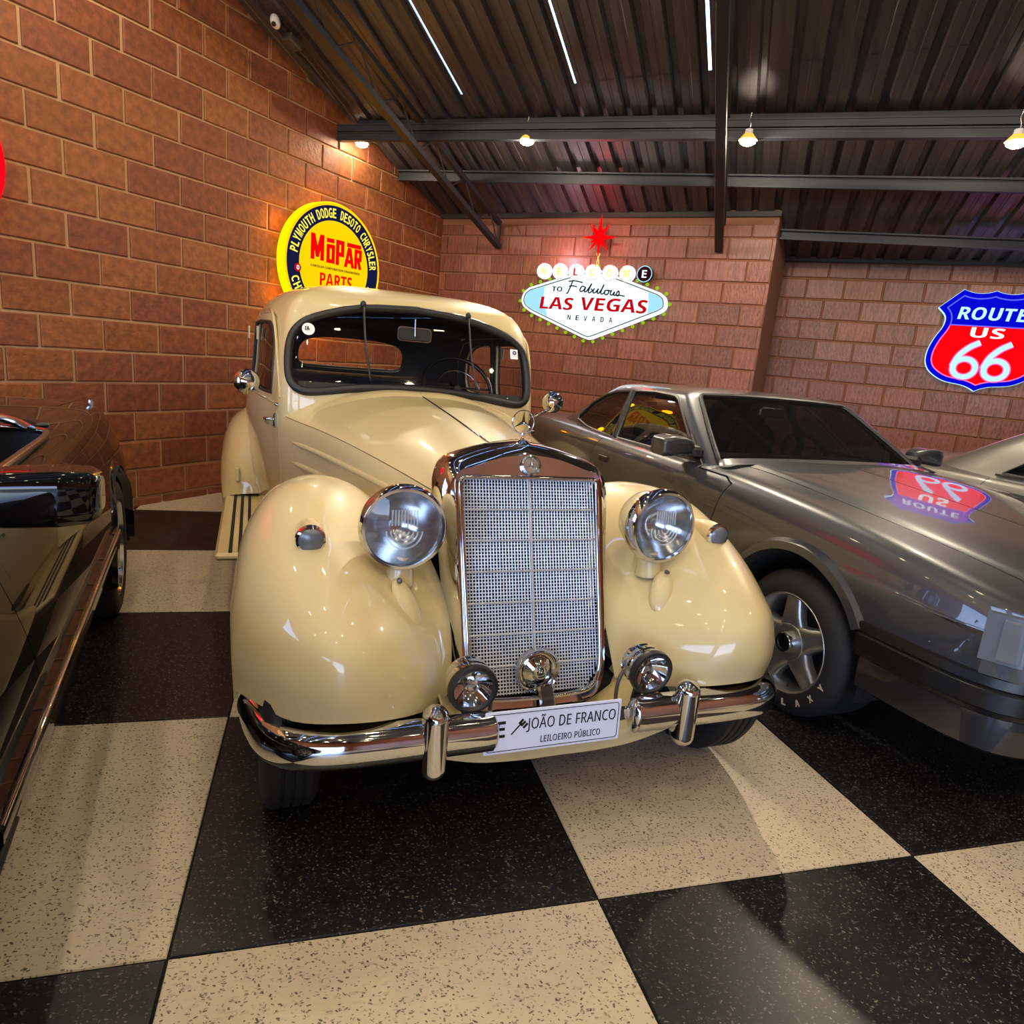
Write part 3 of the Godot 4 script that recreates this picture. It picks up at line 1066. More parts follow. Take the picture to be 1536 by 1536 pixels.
func round_parts_sign() -> void:
	# the disc stands on brackets, turned a little out from the wall
	var bs := Basis(Vector3(0.1564, 0, -0.9877), UP, Vector3(0.9877, 0, 0.1564))
	var o := thing("round_parts_sign", "round yellow lit sign with a navy ring of lettering on the side wall", "sign", xf(Vector3(0.232, 1.955, 2.017), bs))
	var R := 0.536
	put("case", lathe([Vector2(0.0, -0.105), Vector2(R * 0.985, -0.105), Vector2(R, -0.095), Vector2(R, -0.012), Vector2(R - 0.006, -0.002), Vector2(R - 0.012, 0.0)], 96), mats.sign_yellow_side, o)
	put("face", lathe([Vector2(0.0, 0.0), Vector2(R - 0.012, 0.0)], 96), mats.sign_yellow, o)
	put("navy_ring", lathe([Vector2(0.383, 0.0005), Vector2(0.383, 0.003), Vector2(0.506, 0.003), Vector2(0.506, 0.0005)], 96, 20), mats.sign_navy, o)
	for k in [[-0.3, 0.16], [0.3, 0.05], [-0.3, 0.16], [0.3, 0.05]].slice(0, 2):
		put("bracket", tube(PackedVector3Array([Vector3(k[0], 0.1, -0.10), Vector3(k[0], 0.1, -0.15 if k[0] < 0 else -0.26)]), 0.014, 8), mats.steel_dark, o)
	var r := 0.4445
	arc_text(o, "PLYMOUTH", r, 169.0, 126.0)
	arc_text(o, "DODGE", r, 116.0, 93.0)
	arc_text(o, "DESOTO", r, 82.0, 56.0)
	arc_text(o, "CHRYSLER", r, 46.0, 7.0)
	arc_text(o, "CHRYSLER CORPORATION", r, 200.0, 340.0, true)
	put("medallion", moved(lathe([Vector2(0.0, 0.005), Vector2(0.022, 0.005), Vector2(0.03, 0.004), Vector2(0.034, 0.003)], 28), xf(Vector3(-0.395, -0.06, 0.0))), mats.sign_crimson, o)
	text("O", 0.026, 0.036, mats.sign_white, o, xf(Vector3(-0.395, -0.06, 0.005)))
	var z := 0.002
	var heavy := [
		[-0.267, 0.032, 0.142, 0.212, [[[0.14, 0], [0.14, 1]], [[0.86, 0], [0.86, 1]], [[0.14, 1.06], [0.5, 0.2], [0.86, 1.06]]], 0.038],
		[-0.100, 0.025, 0.094, 0.158, [[[0.5, 0.11], [0.2, 0.11], [0.2, 0.89], [0.5, 0.89]], [[0.5, 0.89], [0.8, 0.89], [0.8, 0.11], [0.5, 0.11]]], 0.034],
		[0.004, 0.022, 0.094, 0.212, [[[0.2, 0], [0.2, 1]], [[0.2, 0.91], [0.80, 0.91], [0.80, 0.44], [0.2, 0.44]]], 0.036],
		[0.102, 0.018, 0.112, 0.172, [[[0.12, 0], [0.5, 1.05], [0.88, 0]], [[0.25, 0.30], [0.75, 0.30]]], 0.032],
		[0.216, 0.018, 0.088, 0.172, [[[0.2, 0], [0.2, 1]], [[0.2, 0.9], [0.80, 0.9], [0.80, 0.50], [0.2, 0.50]], [[0.5, 0.5], [0.82, 0]]], 0.032]]
	for L in heavy:
		for st in L[4]:
			var pl := PackedVector2Array()
			for q in st:
				pl.append(Vector2(L[0] + q[0] * L[2], L[1] + q[1] * L[3]))
			for g in Geometry2D.offset_polyline(pl, L[5] * 0.5, Geometry2D.JOIN_MITER, Geometry2D.END_BUTT):
				var box := PackedVector2Array([Vector2(L[0], L[1]), Vector2(L[0] + L[2], L[1]), Vector2(L[0] + L[2], L[1] + L[3]), Vector2(L[0], L[1] + L[3])])
				for h in Geometry2D.intersect_polygons(g, box):
					put("letter_stroke", moved(plate(h, 0.003), xf(Vector3(0, 0, z))), mats.sign_red, o)
	put("letter_bar", moved(rbox(Vector3(0.082, 0.036, 0.003), 0.001), xf(Vector3(-0.056, 0.214, z))), mats.sign_red, o)
	put("letter_bar", moved(rbox(Vector3(0.165, 0.036, 0.003), 0.001), xf(Vector3(0.211, 0.212, z))), mats.sign_red, o)
	text("CHRYSLER CORPORATION ENGINEERED", 0.55, 0.019, mats.sign_print, o, xf(Vector3(0.012, -0.020, z)))
	text("PARTS", 0.36, 0.112, mats.sign_red, o, xf(Vector3(0.018, -0.120, z)))
	text("ACCESSORIES", 0.40, 0.06, mats.sign_red, o, xf(Vector3(0.018, -0.245, z)))
	panel_light(o, xf(Vector3(0, 0, 0.03)), 0.75, 0.75, Color(1.0, 0.78, 0.15), 0.04)
	# the yellow case throws its colour on the bricks round it
	for k in 6:
		var l := OmniLight3D.new()
		l.name = "rim_light"
		l.light_color = Color(1.0, 0.62, 0.02)
		l.light_energy = 0.05
		l.light_size = 0.05
		l.omni_range = 12.0
		l.omni_attenuation = 2.0
		l.shadow_enabled = true
		var a := TAU * (k + 0.5) / 6
		l.position = Vector3(cos(a) * (R + 0.05), sin(a) * (R + 0.05), -0.03)
		o.add_child(l)

func arc_text(o: Node3D, s: String, r: float, a0: float, a1: float, inside := false) -> void:
	var m := s.length()
	for i in m:
		if s[i] == " ":
			continue
		var a := deg_to_rad(lerpf(a0, a1, float(i) / (m - 1)))
		var w := absf(deg_to_rad(a1 - a0)) * r / (m - 1) * (0.48 if s[i] == "I" else 0.80)
		text(s[i], w, 0.078, mats.sign_letter_yellow, o, xf(Vector3(cos(a) * r, sin(a) * r, 0.002), Basis(Vector3(0, 0, 1), a + (PI / 2 if inside else -PI / 2))))

func outline_inset(p: PackedVector2Array, d: float) -> PackedVector2Array:
	var q := Geometry2D.offset_polygon(ccw(p), -d, Geometry2D.JOIN_MITER)
	return ccw(q[0])

func strip(p: PackedVector2Array, z: float, w: float, closed := true) -> T:
	var pts := PackedVector3Array()
	for q in p:
		pts.append(Vector3(q.x, q.y, z))
	if closed:
		pts.append(pts[0])
	return tube(pts, w, 6, true)

func diamond_sign() -> void:
	glow("sign_white", Color(0.95, 1.0, 1.0), 1.15, Color(0.02, 0.02, 0.02))
	glow("sign_ice", Color(0.62, 0.86, 0.95), 1.05, Color(0.02, 0.02, 0.02))
	glow("sign_teal", Color(0.05, 0.20, 0.26), 0.5, Color(0.02, 0.02, 0.02))
	glow("sign_crimson", Color(0.80, 0.005, 0.08), 0.85, Color(0.02, 0.02, 0.02))
	glow("sign_lime", Color(0.62, 0.80, 0.10), 0.8, Color(0.02, 0.02, 0.02))
	glow("sign_plum", Color(0.24, 0.03, 0.10), 0.5, Color(0.02, 0.02, 0.02))
	glow("sign_star", Color(1.0, 0.01, 0.03), 1.1, Color(0.02, 0.02, 0.02))
	glow("sign_warm", Color(1.0, 0.82, 0.35), 1.5, Color(0.02, 0.02, 0.02))
	var o := thing("diamond_sign", "white lit diamond sign with red lettering and a red star, on the end wall", "sign", xf(Vector3(0, 0, 0.012)))
	var e := spline2([Vector2(1.268, 1.805), Vector2(1.175, 1.862), Vector2(1.143, 1.935), Vector2(1.165, 2.01), Vector2(1.225, 2.062)], 5)
	var f := spline2([Vector2(2.648, 2.070), Vector2(2.712, 2.025), Vector2(2.736, 1.955), Vector2(2.722, 1.905), Vector2(2.672, 1.868)], 5)
	var p := PackedVector2Array()
	p.append_array(e)
	p.append_array(spline2([Vector2(1.62, 2.185), Vector2(1.80, 2.235), Vector2(1.945, 2.275), Vector2(2.09, 2.235), Vector2(2.27, 2.185)], 3))
	p.append_array(f)
	p.append_array(PackedVector2Array([Vector2(2.0, 1.578), Vector2(1.95, 1.566), Vector2(1.90, 1.578)]))
	put("panel", plate(p, 0.07, 0.006), mats.sign_white, o)
	var ins := outline_inset(p, 0.028)
	put("border_line", strip(ins, 0.071, 0.005), mats.sign_teal, o)
	# pale blue ends of the face
	for g in [Geometry2D.intersect_polygons(outline_inset(p, 0.036), PackedVector2Array([Vector2(1.0, 1.4), Vector2(1.62, 1.4), Vector2(1.40, 1.95), Vector2(1.42, 2.3), Vector2(1.0, 2.3)])), Geometry2D.intersect_polygons(outline_inset(p, 0.036), PackedVector2Array([Vector2(2.56, 1.4), Vector2(2.9, 1.4), Vector2(2.9, 2.3), Vector2(2.50, 2.3), Vector2(2.56, 1.95)]))]:
		for q in g:
			put("blue_field", moved(plate(q, 0.002), xf(Vector3(0, 0, 0.0705))), mats.sign_ice, o)
	var z := 0.074
	text("TO", 0.118, 0.05, mats.sign_teal, o, xf(Vector3(1.553, 2.058, z), Basis(Vector3(0, 0, 1), -0.02)), "lettering", true)
	text("LAS", 0.375, 0.126, mats.sign_crimson, o, xf(Vector3(1.562, 1.912, z)), "lettering", true, 0.003, 0.10)
	text("VEGAS", 0.715, 0.132, mats.sign_crimson, o, xf(Vector3(2.190, 1.922, z)), "lettering", true, 0.003, 0.10)
	for i in 6:
		text("NEVADA"[i], 0.036, 0.050, mats.sign_teal, o, xf(Vector3(1.722 + 0.0925 * i, 1.778 - 0.0006 * i, z)), "lettering", true)
	# handwritten word in bent strips
	var strokes := [
		[[0.07, 0.11], [0.05, 0.05], [0.02, -0.03], [0.0, -0.04]], [[0.02, 0.10], [0.09, 0.115], [0.20, 0.105]], [[0.03, 0.045], [0.08, 0.055], [0.13, 0.05]],
		[[0.24, 0.055], [0.20, 0.062], [0.175, 0.02], [0.19, 0.0], [0.225, 0.02], [0.245, 0.055], [0.235, 0.01], [0.25, 0.002], [0.275, 0.03], [0.32, 0.105], [0.30, 0.06], [0.285, 0.005], [0.31, 0.0], [0.335, 0.03], [0.315, 0.045]],
		[[0.36, 0.055], [0.345, 0.01], [0.365, 0.002], [0.395, 0.03], [0.41, 0.055], [0.40, 0.01], [0.42, 0.005], [0.455, 0.06], [0.475, 0.108], [0.455, 0.06], [0.445, 0.01], [0.465, 0.0], [0.50, 0.03]],
		[[0.53, 0.05], [0.495, 0.04], [0.495, 0.005], [0.525, 0.0], [0.545, 0.03], [0.53, 0.05], [0.565, 0.045], [0.575, 0.05], [0.565, 0.01], [0.59, 0.002], [0.615, 0.04], [0.61, 0.005], [0.63, 0.005], [0.66, 0.055], [0.675, 0.03], [0.665, 0.0], [0.64, 0.005], [0.69, 0.008], [0.745, 0.004]]]
	for s in strokes:
		var pts := []
		for q in s:
			pts.append(Vector3(1.662 + q[0] * 0.86, 2.052 + q[1] * 0.86 - q[0] * 0.055, z + 0.003))
		put("script_stroke", tube(spline(pts, 5), 0.0068, 6), mats.sign_teal, o)
	# seven round letters above
	for i in 7:
		var c := Vector3(1.395 + 0.1827 * i, 2.229, 0.062)
		var lit := i < 6
		var disc := put("letter_disc", moved(lathe([Vector2(0, 0), Vector2(0.076, 0), Vector2(0.08, 0.006), Vector2(0.08, 0.046), Vector2(0.074, 0.052), Vector2(0.069, 0.054), Vector2(0, 0.054)], 36), xf(c)), mats.sign_white if lit else mats.sign_plum, o)
		put("disc_rim", moved(lathe([Vector2(0.07, 0.054), Vector2(0.074, 0.058), Vector2(0.079, 0.054)], 36), xf(Vector3(0, 0, 0))), mats.sign_ice if not lit else mats.white_enamel, disc, xf(c))
		text("WELCOME"[i], 0.062 if i in [0, 5] else 0.048, 0.072, (mats.sign_warm if i != 2 else mats.sign_star) if lit else mats.sign_white, disc, xf(c + Vector3(0, 0, 0.055)))
	# bulbs along the edge
	var outer := Geometry2D.offset_polygon(ccw(p), 0.028, Geometry2D.JOIN_ROUND)[0]
	var total := 0.0
	for i in outer.size():
		total += outer[i].distance_to(outer[(i + 1) % outer.size()])
	var step := total / 34.0
	var run := 0.0
	for i in outer.size():
		var a := outer[i]; var b := outer[(i + 1) % outer.size()]
		var L := a.distance_to(b)
		while run < L:
			var q := a.lerp(b, run / L)
			put("bulb", moved(ball(Vector3(0.019, 0.019, 0.019), 12), xf(Vector3(q.x, q.y, 0.045))), mats.sign_lime, o)
			run += step
		run -= L
	# star with long points in all directions
	var c := Vector3(1.985, 2.563, 0.13)
	var st := T.new()
	var rays := [[0, 0.225], [180, 0.20], [90, 0.185], [270, 0.195], [38, 0.165], [322, 0.185], [142, 0.165], [218, 0.165]]
	for r in rays:
		var a := deg_to_rad(r[0])
		spike(st, c, Vector3(sin(a), cos(a), 0.0), r[1], 0.032)
	for a in [45.0, 135.0, 225.0, 315.0]:
		spike(st, c, Vector3(sin(deg_to_rad(a)) * 0.75, cos(deg_to_rad(a)) * 0.75, 0.65).normalized(), 0.14, 0.03)
	spike(st, c, Vector3(0, 0, 1), 0.12, 0.035)
	put("star", st, mats.sign_star, o)
	for d in [-0.015, 0.02]:
		put("star_wire", tube(spline([c + Vector3(d, -0.15, -0.01), c + Vector3(-d * 0.6, -0.24, -0.03), Vector3(1.945 + d, 2.26, 0.03)], 5), 0.004, 6), mats.sign_warm, o)
	panel_light(o, xf(Vector3(1.94, 1.9, 0.16)), 1.2, 0.5, Color(0.86, 0.97, 1.0), 0.04)
	var sl := OmniLight3D.new()
	sl.name = "star_light"
	sl.light_color = Color(1.0, 0.08, 0.12)
	sl.light_energy = 0.12
	sl.light_size = 0.06
	sl.omni_range = 8.0
	sl.omni_attenuation = 2.0
	sl.shadow_enabled = true
	sl.position = c + Vector3(0, 0, 0.2)
	o.add_child(sl)
	var wl := OmniLight3D.new()
	wl.name = "letter_light"
	wl.light_color = Color(1.0, 0.80, 0.90)
	wl.light_energy = 0.14
	wl.light_size = 0.06
	wl.omni_range = 8.0
	wl.omni_attenuation = 2.0
	wl.shadow_enabled = true
	wl.position = Vector3(1.6, 2.38, 0.2)
	o.add_child(wl)

func spike(t: T, c: Vector3, d: Vector3, l: float, w: float) -> void:
	var x := d.cross(Vector3(0.3, 0.5, 0.81)).normalized()
	if absf(d.z) < 0.01:
		x = d.cross(Vector3(0, 0, 1)).normalized()
	var y := d.cross(x)
	var b := [c + x * w, c + y * w, c - x * w, c - y * w]
	var s := T.new()
	for i in 4:
		s.tri(b[i], b[(i + 1) % 4], c + d * l)
	t.add(outward(s, c + d * 0.01))

func shield_sign() -> void:
	glow("sign_blue", Color(0.0, 0.01, 0.80), 1.0, Color(0.02, 0.02, 0.02))
	glow("sign_scarlet", Color(1.0, 0.0, 0.035), 1.15, Color(0.02, 0.02, 0.02))
	glow("sign_pale", Color(0.72, 0.92, 1.0), 1.15, Color(0.02, 0.02, 0.02))
	glow("sign_pink", Color(1.0, 0.45, 0.75), 1.0, Color(0.02, 0.02, 0.02))
	glow("sign_periwinkle", Color(0.35, 0.40, 1.0), 1.0, Color(0.02, 0.02, 0.02))
	var o := thing("shield_sign", "red and blue lit highway shield sign on the recessed wall", "sign", xf(Vector3(5.53, 0, -0.888)))
	var side := [Vector2(-0.431, 2.136), Vector2(-0.362, 2.06), Vector2(-0.362, 1.97), Vector2(-0.412, 1.86), Vector2(-0.447, 1.74), Vector2(-0.444, 1.63), Vector2(-0.39, 1.54), Vector2(-0.27, 1.468), Vector2(-0.12, 1.442), Vector2(-0.05, 1.42), Vector2(0.0, 1.392)]
	var half := spline2(side, 4)
	var topl := spline2([Vector2(-0.256, 2.307), Vector2(-0.19, 2.283), Vector2(-0.12, 2.275), Vector2(-0.05, 2.284), Vector2(0.0, 2.302)], 4)
	var p := PackedVector2Array()
	for i in range(topl.size() - 1, -1, -1):
		p.append(topl[i])
	p.append_array(half)
	for i in range(half.size() - 2, -1, -1):
		p.append(Vector2(-half[i].x, half[i].y))
	for i in range(0, topl.size() - 1):
		p.append(Vector2(-topl[i].x, topl[i].y))
	put("case", moved(plate(p, 0.08), xf(Vector3(0, 0, 0))), mats.sign_pale, o)
	put("border", moved(plate(outline_inset(p, 0.004), 0.006), xf(Vector3(0, 0, 0.08))), mats.sign_blue, o)
	var ins := outline_inset(p, 0.05)
	var divide := 1.985
	for g in Geometry2D.intersect_polygons(ins, PackedVector2Array([Vector2(-1, divide), Vector2(1, divide), Vector2(1, 3), Vector2(-1, 3)])):
		put("upper_field", moved(plate(g, 0.004), xf(Vector3(0, 0, 0.084))), mats.sign_blue, o)
		put("field_line", strip(g, 0.088, 0.006), mats.sign_periwinkle, o)
	for g in Geometry2D.intersect_polygons(ins, PackedVector2Array([Vector2(-1, 1), Vector2(1, 1), Vector2(1, divide), Vector2(-1, divide)])):
		put("lower_field", moved(plate(g, 0.004), xf(Vector3(0, 0, 0.084))), mats.sign_scarlet, o)
		put("field_line", strip(g, 0.088, 0.006), mats.sign_pink, o)
	var z := 0.088
	text("ROUTE", 0.53, 0.112, mats.sign_pale, o, xf(Vector3(0.008, 2.095, z)), "lettering", true, 0.006, 0.12)
	text("US", 0.265, 0.092, mats.sign_white, o, xf(Vector3(0.0, 1.925, z)), "lettering", true, 0.006, 0.05)
	for s in [-1, 1]:
		var c := Vector3(-0.122 if s < 0 else 0.125, 1.60, z)
		for q in 2:
			var pts := [c + Vector3(0.085, 0.238, 0), c + Vector3(0.01, 0.19, 0), c + Vector3(-0.06, 0.11, 0), c + Vector3(-0.092, 0.02, 0)]
			for k in 13:
				var a := PI - 0.1 + TAU * k / 12
				pts.append(c + Vector3(cos(a) * 0.09, sin(a) * 0.083, 0))
			var six := spline(pts, 4)
			var t := tube(six, 0.034 if q == 0 else 0.026, 10)
			put("numeral_rim" if q == 0 else "numeral", moved(t, Transform3D(Basis.from_scale(Vector3(1, 1, 0.12 if q == 0 else 0.25)), Vector3(0, 0, z * (0.88 if q == 0 else 0.75)))), mats.sign_pink if q == 0 else mats.sign_pale, o)
	panel_light(o, xf(Vector3(0.0, 1.85, 0.13)), 0.7, 0.7, Color(1.0, 0.30, 0.55), 0.04)

# ---------------------------------------------------------------- the cream saloon
# local frame: x to the viewer's right, y up, z towards the bumper; origin on the floor under the headlamps
func orient(t: T, c: Vector3) -> T:
	var s := 0.0
	for i in t.v.size():
		s += t.n[i].dot((t.v[i] - c).normalized())
	if s < 0.0:
		for i in t.n.size():
			t.n[i] = -t.n[i]
	return t

func rows3(src: Array) -> Array:
	var out := []
	for r in src:
		var row := []
		for p in r:
			row.append(Vector3(p[0], p[1], p[2]))
		out.append(row)
	return out

func vec2s(a: Array) -> PackedVector2Array:
	var p := PackedVector2Array()
	for q in a:
		p.append(Vector2(q[0], q[1]))
	return p

func mirror_x(half: PackedVector2Array) -> PackedVector2Array:
	# half runs from (0, a) to (0, b) on the +x side
	var p := half.duplicate()
	for i in range(half.size() - 2, 0, -1):
		p.append(Vector2(-half[i].x, half[i].y))
	return p

# rim of a cut piece in 3D: nearest vertex of the piece to each corner of the polygon
func rim_of(piece: T, axis: int, poly: PackedVector2Array, side := 0.0) -> PackedVector3Array:
	var out := PackedVector3Array()
	for p in poly:
		var best := 1e9
		var at := Vector3.ZERO
		for i in piece.v.size():
			if side != 0.0 and piece.v[i][axis] * side < 0.0:
				continue
			var d := flat2(piece.v[i], axis).distance_squared_to(p)
			if d < best:
				best = d
				at = piece.v[i]
		out.append(at)
	return out

func shifted(t: T, by: float) -> T:
	var o := T.new()
	for i in t.v.size():
		o.v.append(t.v[i] + t.n[i] * by); o.n.append(t.n[i])
	return o

func xmirror(p: PackedVector3Array) -> PackedVector3Array:
	var o := PackedVector3Array()
	for q in p:
		o.append(Vector3(-q.x, q.y, q.z))
	return o

func build_classic_car() -> void:
	var X := Transform3D(Basis(Vector3(0.67478705, 0, -0.73801248), UP, Vector3(0.73801248, 0, 0.67478705)), Vector3(3.85268, 0, 5.16730))
	var car := thing("classic_saloon", "cream vintage saloon with tall chrome grille and round headlamps, in the middle", "car", X)
	mat("headliner", Color(0.19, 0.185, 0.175), 0.9)
	mat("grille_wire", Color(0.78, 0.80, 0.83), 0.35, 0.6)
	classic_cabin(car)
	classic_hood(car)
	classic_fenders(car)
	classic_front(car)
	classic_details(car)

func classic_ring(y: float, s: float, f: float, r: float) -> Array:
	var bulge := ramp(y, [0.3, 0.5, 0.75, 0.92, 1.04, 1.15], [0.05, 0.06, 0.06, 0.05, 0.02, 0.0])
	var base := [Vector2(0, -1.735), Vector2(0.30, -1.738), Vector2(0.50, -1.747), Vector2(0.60, -1.763), Vector2(0.655, -1.803), Vector2(0.682, -1.87), Vector2(0.706, -1.97), Vector2(0.748, -2.2), Vector2(0.776, -2.5), Vector2(0.792, -2.8), Vector2(0.796, -3.1), Vector2(0.78, -3.4), Vector2(0.72, -3.7), Vector2(0.57, -3.98), Vector2(0.32, -4.12), Vector2(0, -4.16)]
	var row := []
	var zf := -1.735 + f
	var zr := -4.16 + r
	for p: Vector2 in base:
		row.append(Vector3(p.x * s * (1.0 + bulge * clampf((-2.0 - p.y) / 0.7, 0.0, 1.0)), y, zr + (p.y + 4.16) / 2.425 * (zf - zr)))
	return row

func classic_cabin(car: Node3D) -> void:
	var lv := [[0.34, 0.93, 0.0, 0.0], [0.50, 0.962, 0.0, 0.0], [0.72, 0.985, 0.0, 0.0], [0.92, 1.0, 0.0, 0.0], [1.06, 1.0, -0.012, 0.03], [1.18, 0.998, -0.052, 0.07], [1.30, 0.990, -0.096, 0.13], [1.40, 0.975, -0.135, 0.22], [1.465, 0.945, -0.168, 0.34], [1.525, 0.885, -0.215, 0.52], [1.575, 0.78, -0.30, 0.74], [1.612, 0.60, -0.45, 0.98], [1.635, 0.37, -0.66, 1.20], [1.643, 0.13, -0.88, 1.38], [1.644, 0.0, -0.97, 1.42]]
	var rows := []
	for l in lv:
		rows.append(classic_ring(l[0], l[1], l[2], l[3]))
	var half := orient(loft(rows, 3, 4), Vector3(0, 1.0, -2.7))
	var shell := both(half)
	# windscreen
	var ws := mirror_x(spline2([Vector2(0, 1.112), Vector2(0.27, 1.100), Vector2(0.50, 1.068), Vector2(0.585, 1.070), Vector2(0.63, 1.115), Vector2(0.640, 1.20), Vector2(0.630, 1.30), Vector2(0.595, 1.37), Vector2(0.51, 1.427), Vector2(0.28, 1.493), Vector2(0, 1.514)], 3))
	var c := cut(shell, 2, ws, 1.0, -2.3)
	var glass_t: T = c[0]
	shell = c[1]
	# back light
	var rw := mirror_x(spline2([Vector2(0, 1.105), Vector2(0.25, 1.108), Vector2(0.39, 1.118), Vector2(0.43, 1.17), Vector2(0.42, 1.27), Vector2(0.35, 1.335), Vector2(0.20, 1.362), Vector2(0, 1.368)], 3))
	for i in rw.size():
		rw[i].x -= 0.05
	c = cut(shell, 2, rw, -1.0, -3.3)
	var rear_t: T = c[0]
	shell = c[1]
	# doors and windows on both sides, cut in side view (z, y)
	var door_f := vec2s([[-1.862, 0.415], [-1.862, 1.02], [-1.90, 1.14], [-1.935, 1.25], [-1.985, 1.345], [-2.06, 1.405], [-2.16, 1.432], [-2.80, 1.437], [-2.80, 0.415]])
	var door_r := vec2s([[-2.808, 0.415], [-2.808, 1.437], [-3.25, 1.427], [-3.42, 1.38], [-3.52, 1.28], [-3.56, 1.10], [-3.48, 0.90], [-3.10, 0.86], [-2.86, 0.70], [-2.82, 0.415]])
	var win_f := spline2([Vector2(-1.990, 1.045), Vector2(-1.987, 1.16), Vector2(-2.01, 1.26), Vector2(-2.06, 1.335), Vector2(-2.14, 1.378), Vector2(-2.25, 1.388), Vector2(-2.70, 1.388), Vector2(-2.745, 1.35), Vector2(-2.75, 1.2), Vector2(-2.748, 1.07), Vector2(-2.72, 1.035), Vector2(-2.4, 1.032), Vector2(-2.02, 1.032)], 3, true)
	var win_r := spline2([Vector2(-2.865, 1.06), Vector2(-2.865, 1.34), Vector2(-2.90, 1.385), Vector2(-3.10, 1.383), Vector2(-3.28, 1.355), Vector2(-3.39, 1.28), Vector2(-3.43, 1.15), Vector2(-3.42, 1.06), Vector2(-3.36, 1.032), Vector2(-2.91, 1.032)], 3, true)
	var lining := T.new()
	var panes := []
	for s in [1.0, -1.0]:
		for d in [[door_f, win_f], [door_r, win_r]]:
			var big := Geometry2D.offset_polygon(ccw(d[0]), 0.004)[0]
			var cc := cut(shell, 0, d[0], s, 0.3 * s)
			var door: T = cc[0]
			shell = cut(cc[1], 0, big, s, 0.3 * s)[1]
			var dc := cut(door, 0, d[1], s, 0.3 * s)
			var pane: T = dc[0]
			door = dc[1]
			var front: bool = d[0] == door_f
			var dn := put("door", solid(shifted(door, 0.002), 0.022), mats.cream_paint, car)
			lining.add(shifted(door, -0.03))
			var w := put("window", shifted(pane, -0.012), mats.clear_glass, dn)
			var rim := rim_of(pane, 0, d[1])
			put("window_seal", tube(rim, 0.009, 6, true, true), mats.rubber_trim, dn)
			if front:
				# lever handle near the leading edge
				put("handle", door_lever(s), mats.chrome_soft, dn)
			if s < 0.0:
				# small paper patches on the glass
				var px := -0.768 if front else -0.815
				var pz := -2.52 if front else -2.93
				put("paper_patch", moved(rbox(Vector3(0.004, 0.075, 0.10), 0.001), xf(Vector3(px - 0.008, 1.325, pz), Basis(UP, 0.08))), mats.cream_patch, dn)
			elif front:
				put("paper_patch", moved(rbox(Vector3(0.004, 0.075, 0.06), 0.001), xf(Vector3(0.770, 1.335, -2.66), Basis(UP, -0.06))), mats.cream_patch, dn)
	put("body_shell", solid(shell, 0.02), mats.cream_paint, car)
	lining.add(shifted(shell, -0.032))
	put("lining", lining, mats.headliner, car)
	var wsn := put("windscreen", shifted(glass_t, -0.006), mats.clear_glass, car)
	var wr := rim_of(glass_t, 2, ws)
	put("windscreen_seal", tube(wr, 0.021, 8, true, true), mats.rubber_trim, wsn)
	var rwn := put("rear_window", shifted(rear_t, -0.006), mats.clear_glass, car)
	put("rear_window_seal", tube(rim_of(rear_t, 2, rw), 0.014, 8, true, true), mats.rubber_trim, rwn)
	# gutter over the doors
	for s in [1.0, -1.0]:
		var g := PackedVector3Array()
		for q in [[0.672, 1.02, -1.842], [0.685, 1.20, -1.915], [0.694, 1.33, -1.985], [0.704, 1.42, -2.09], [0.714, 1.452, -2.25], [0.738, 1.460, -2.6], [0.746, 1.460, -2.95], [0.736, 1.45, -3.2], [0.70, 1.41, -3.42]]:
			g.append(Vector3(q[0] * s, q[1], q[2]))
		put("rain_gutter", tube(spline(Array(g), 4), 0.007, 6), mats.cream_paint, car)
	# inside: shelf under the back light, dashboard, seat, wheel, mirror
	put("parcel_shelf", moved(rbox(Vector3(1.30, 0.03, 0.50), 0.01), xf(Vector3(0, 1.06, -3.72))), mats.headliner, car)
	put("rear_seat", moved(rbox(Vector3(1.36, 0.62, 0.22), 0.06), xf(Vector3(0, 0.74, -3.42), Basis(Vector3(1, 0, 0), -0.2))), mats.headliner, car)
	put("front_seat", moved(rbox(Vector3(1.26, 0.56, 0.18), 0.06), xf(Vector3(0, 0.70, -2.72), Basis(Vector3(1, 0, 0), -0.15))), mats.headliner, car)
	put("dashboard", moved(rbox(Vector3(1.26, 0.20, 0.12), 0.04), xf(Vector3(0, 1.01, -1.83))), mats.headliner, car)
	put("inner_floor", moved(rbox(Vector3(1.36, 0.03, 2.0), 0.01), xf(Vector3(0, 0.40, -2.75))), mats.dark_void, car)
	var tilt := Basis(Vector3(1, 0, 0), -0.62)
	var sw := put("steering_wheel", moved(ring_tube(0.205, 0.0125, 40), xf(Vector3(0.325, 1.115, -2.14), tilt)), mats.black_plastic, car)
	put("horn_ring", moved(ring_tube(0.13, 0.004, 32), xf(Vector3(0.325, 1.105, -2.125), tilt)), mats.chrome_soft, sw)
	put("spoke", box_between(Vector3(0.325 - 0.2, 1.115, -2.14), Vector3(0.325 + 0.2, 1.115, -2.14), 0.02, 0.012), mats.chrome_soft, sw)
	put("column", tube(PackedVector3Array([Vector3(0.325, 1.115, -2.14), Vector3(0.325, 0.80, -1.78)]), 0.022, 12), mats.headliner, sw)
	var mr := put("inside_mirror", moved(plate(rrect(0.185, 0.075, 0.02), 0.012, 0.003), xf(Vector3(0.012, 1.39, -1.955), Basis(UP, PI) * Basis(Vector3(1, 0, 0), 0.1))), mats.chrome_soft, car)
	put("mirror_back", moved(plate(rrect(0.176, 0.066, 0.018), 0.010, 0.004), xf(Vector3(0.012, 1.39, -1.954))), mats.headliner, mr)
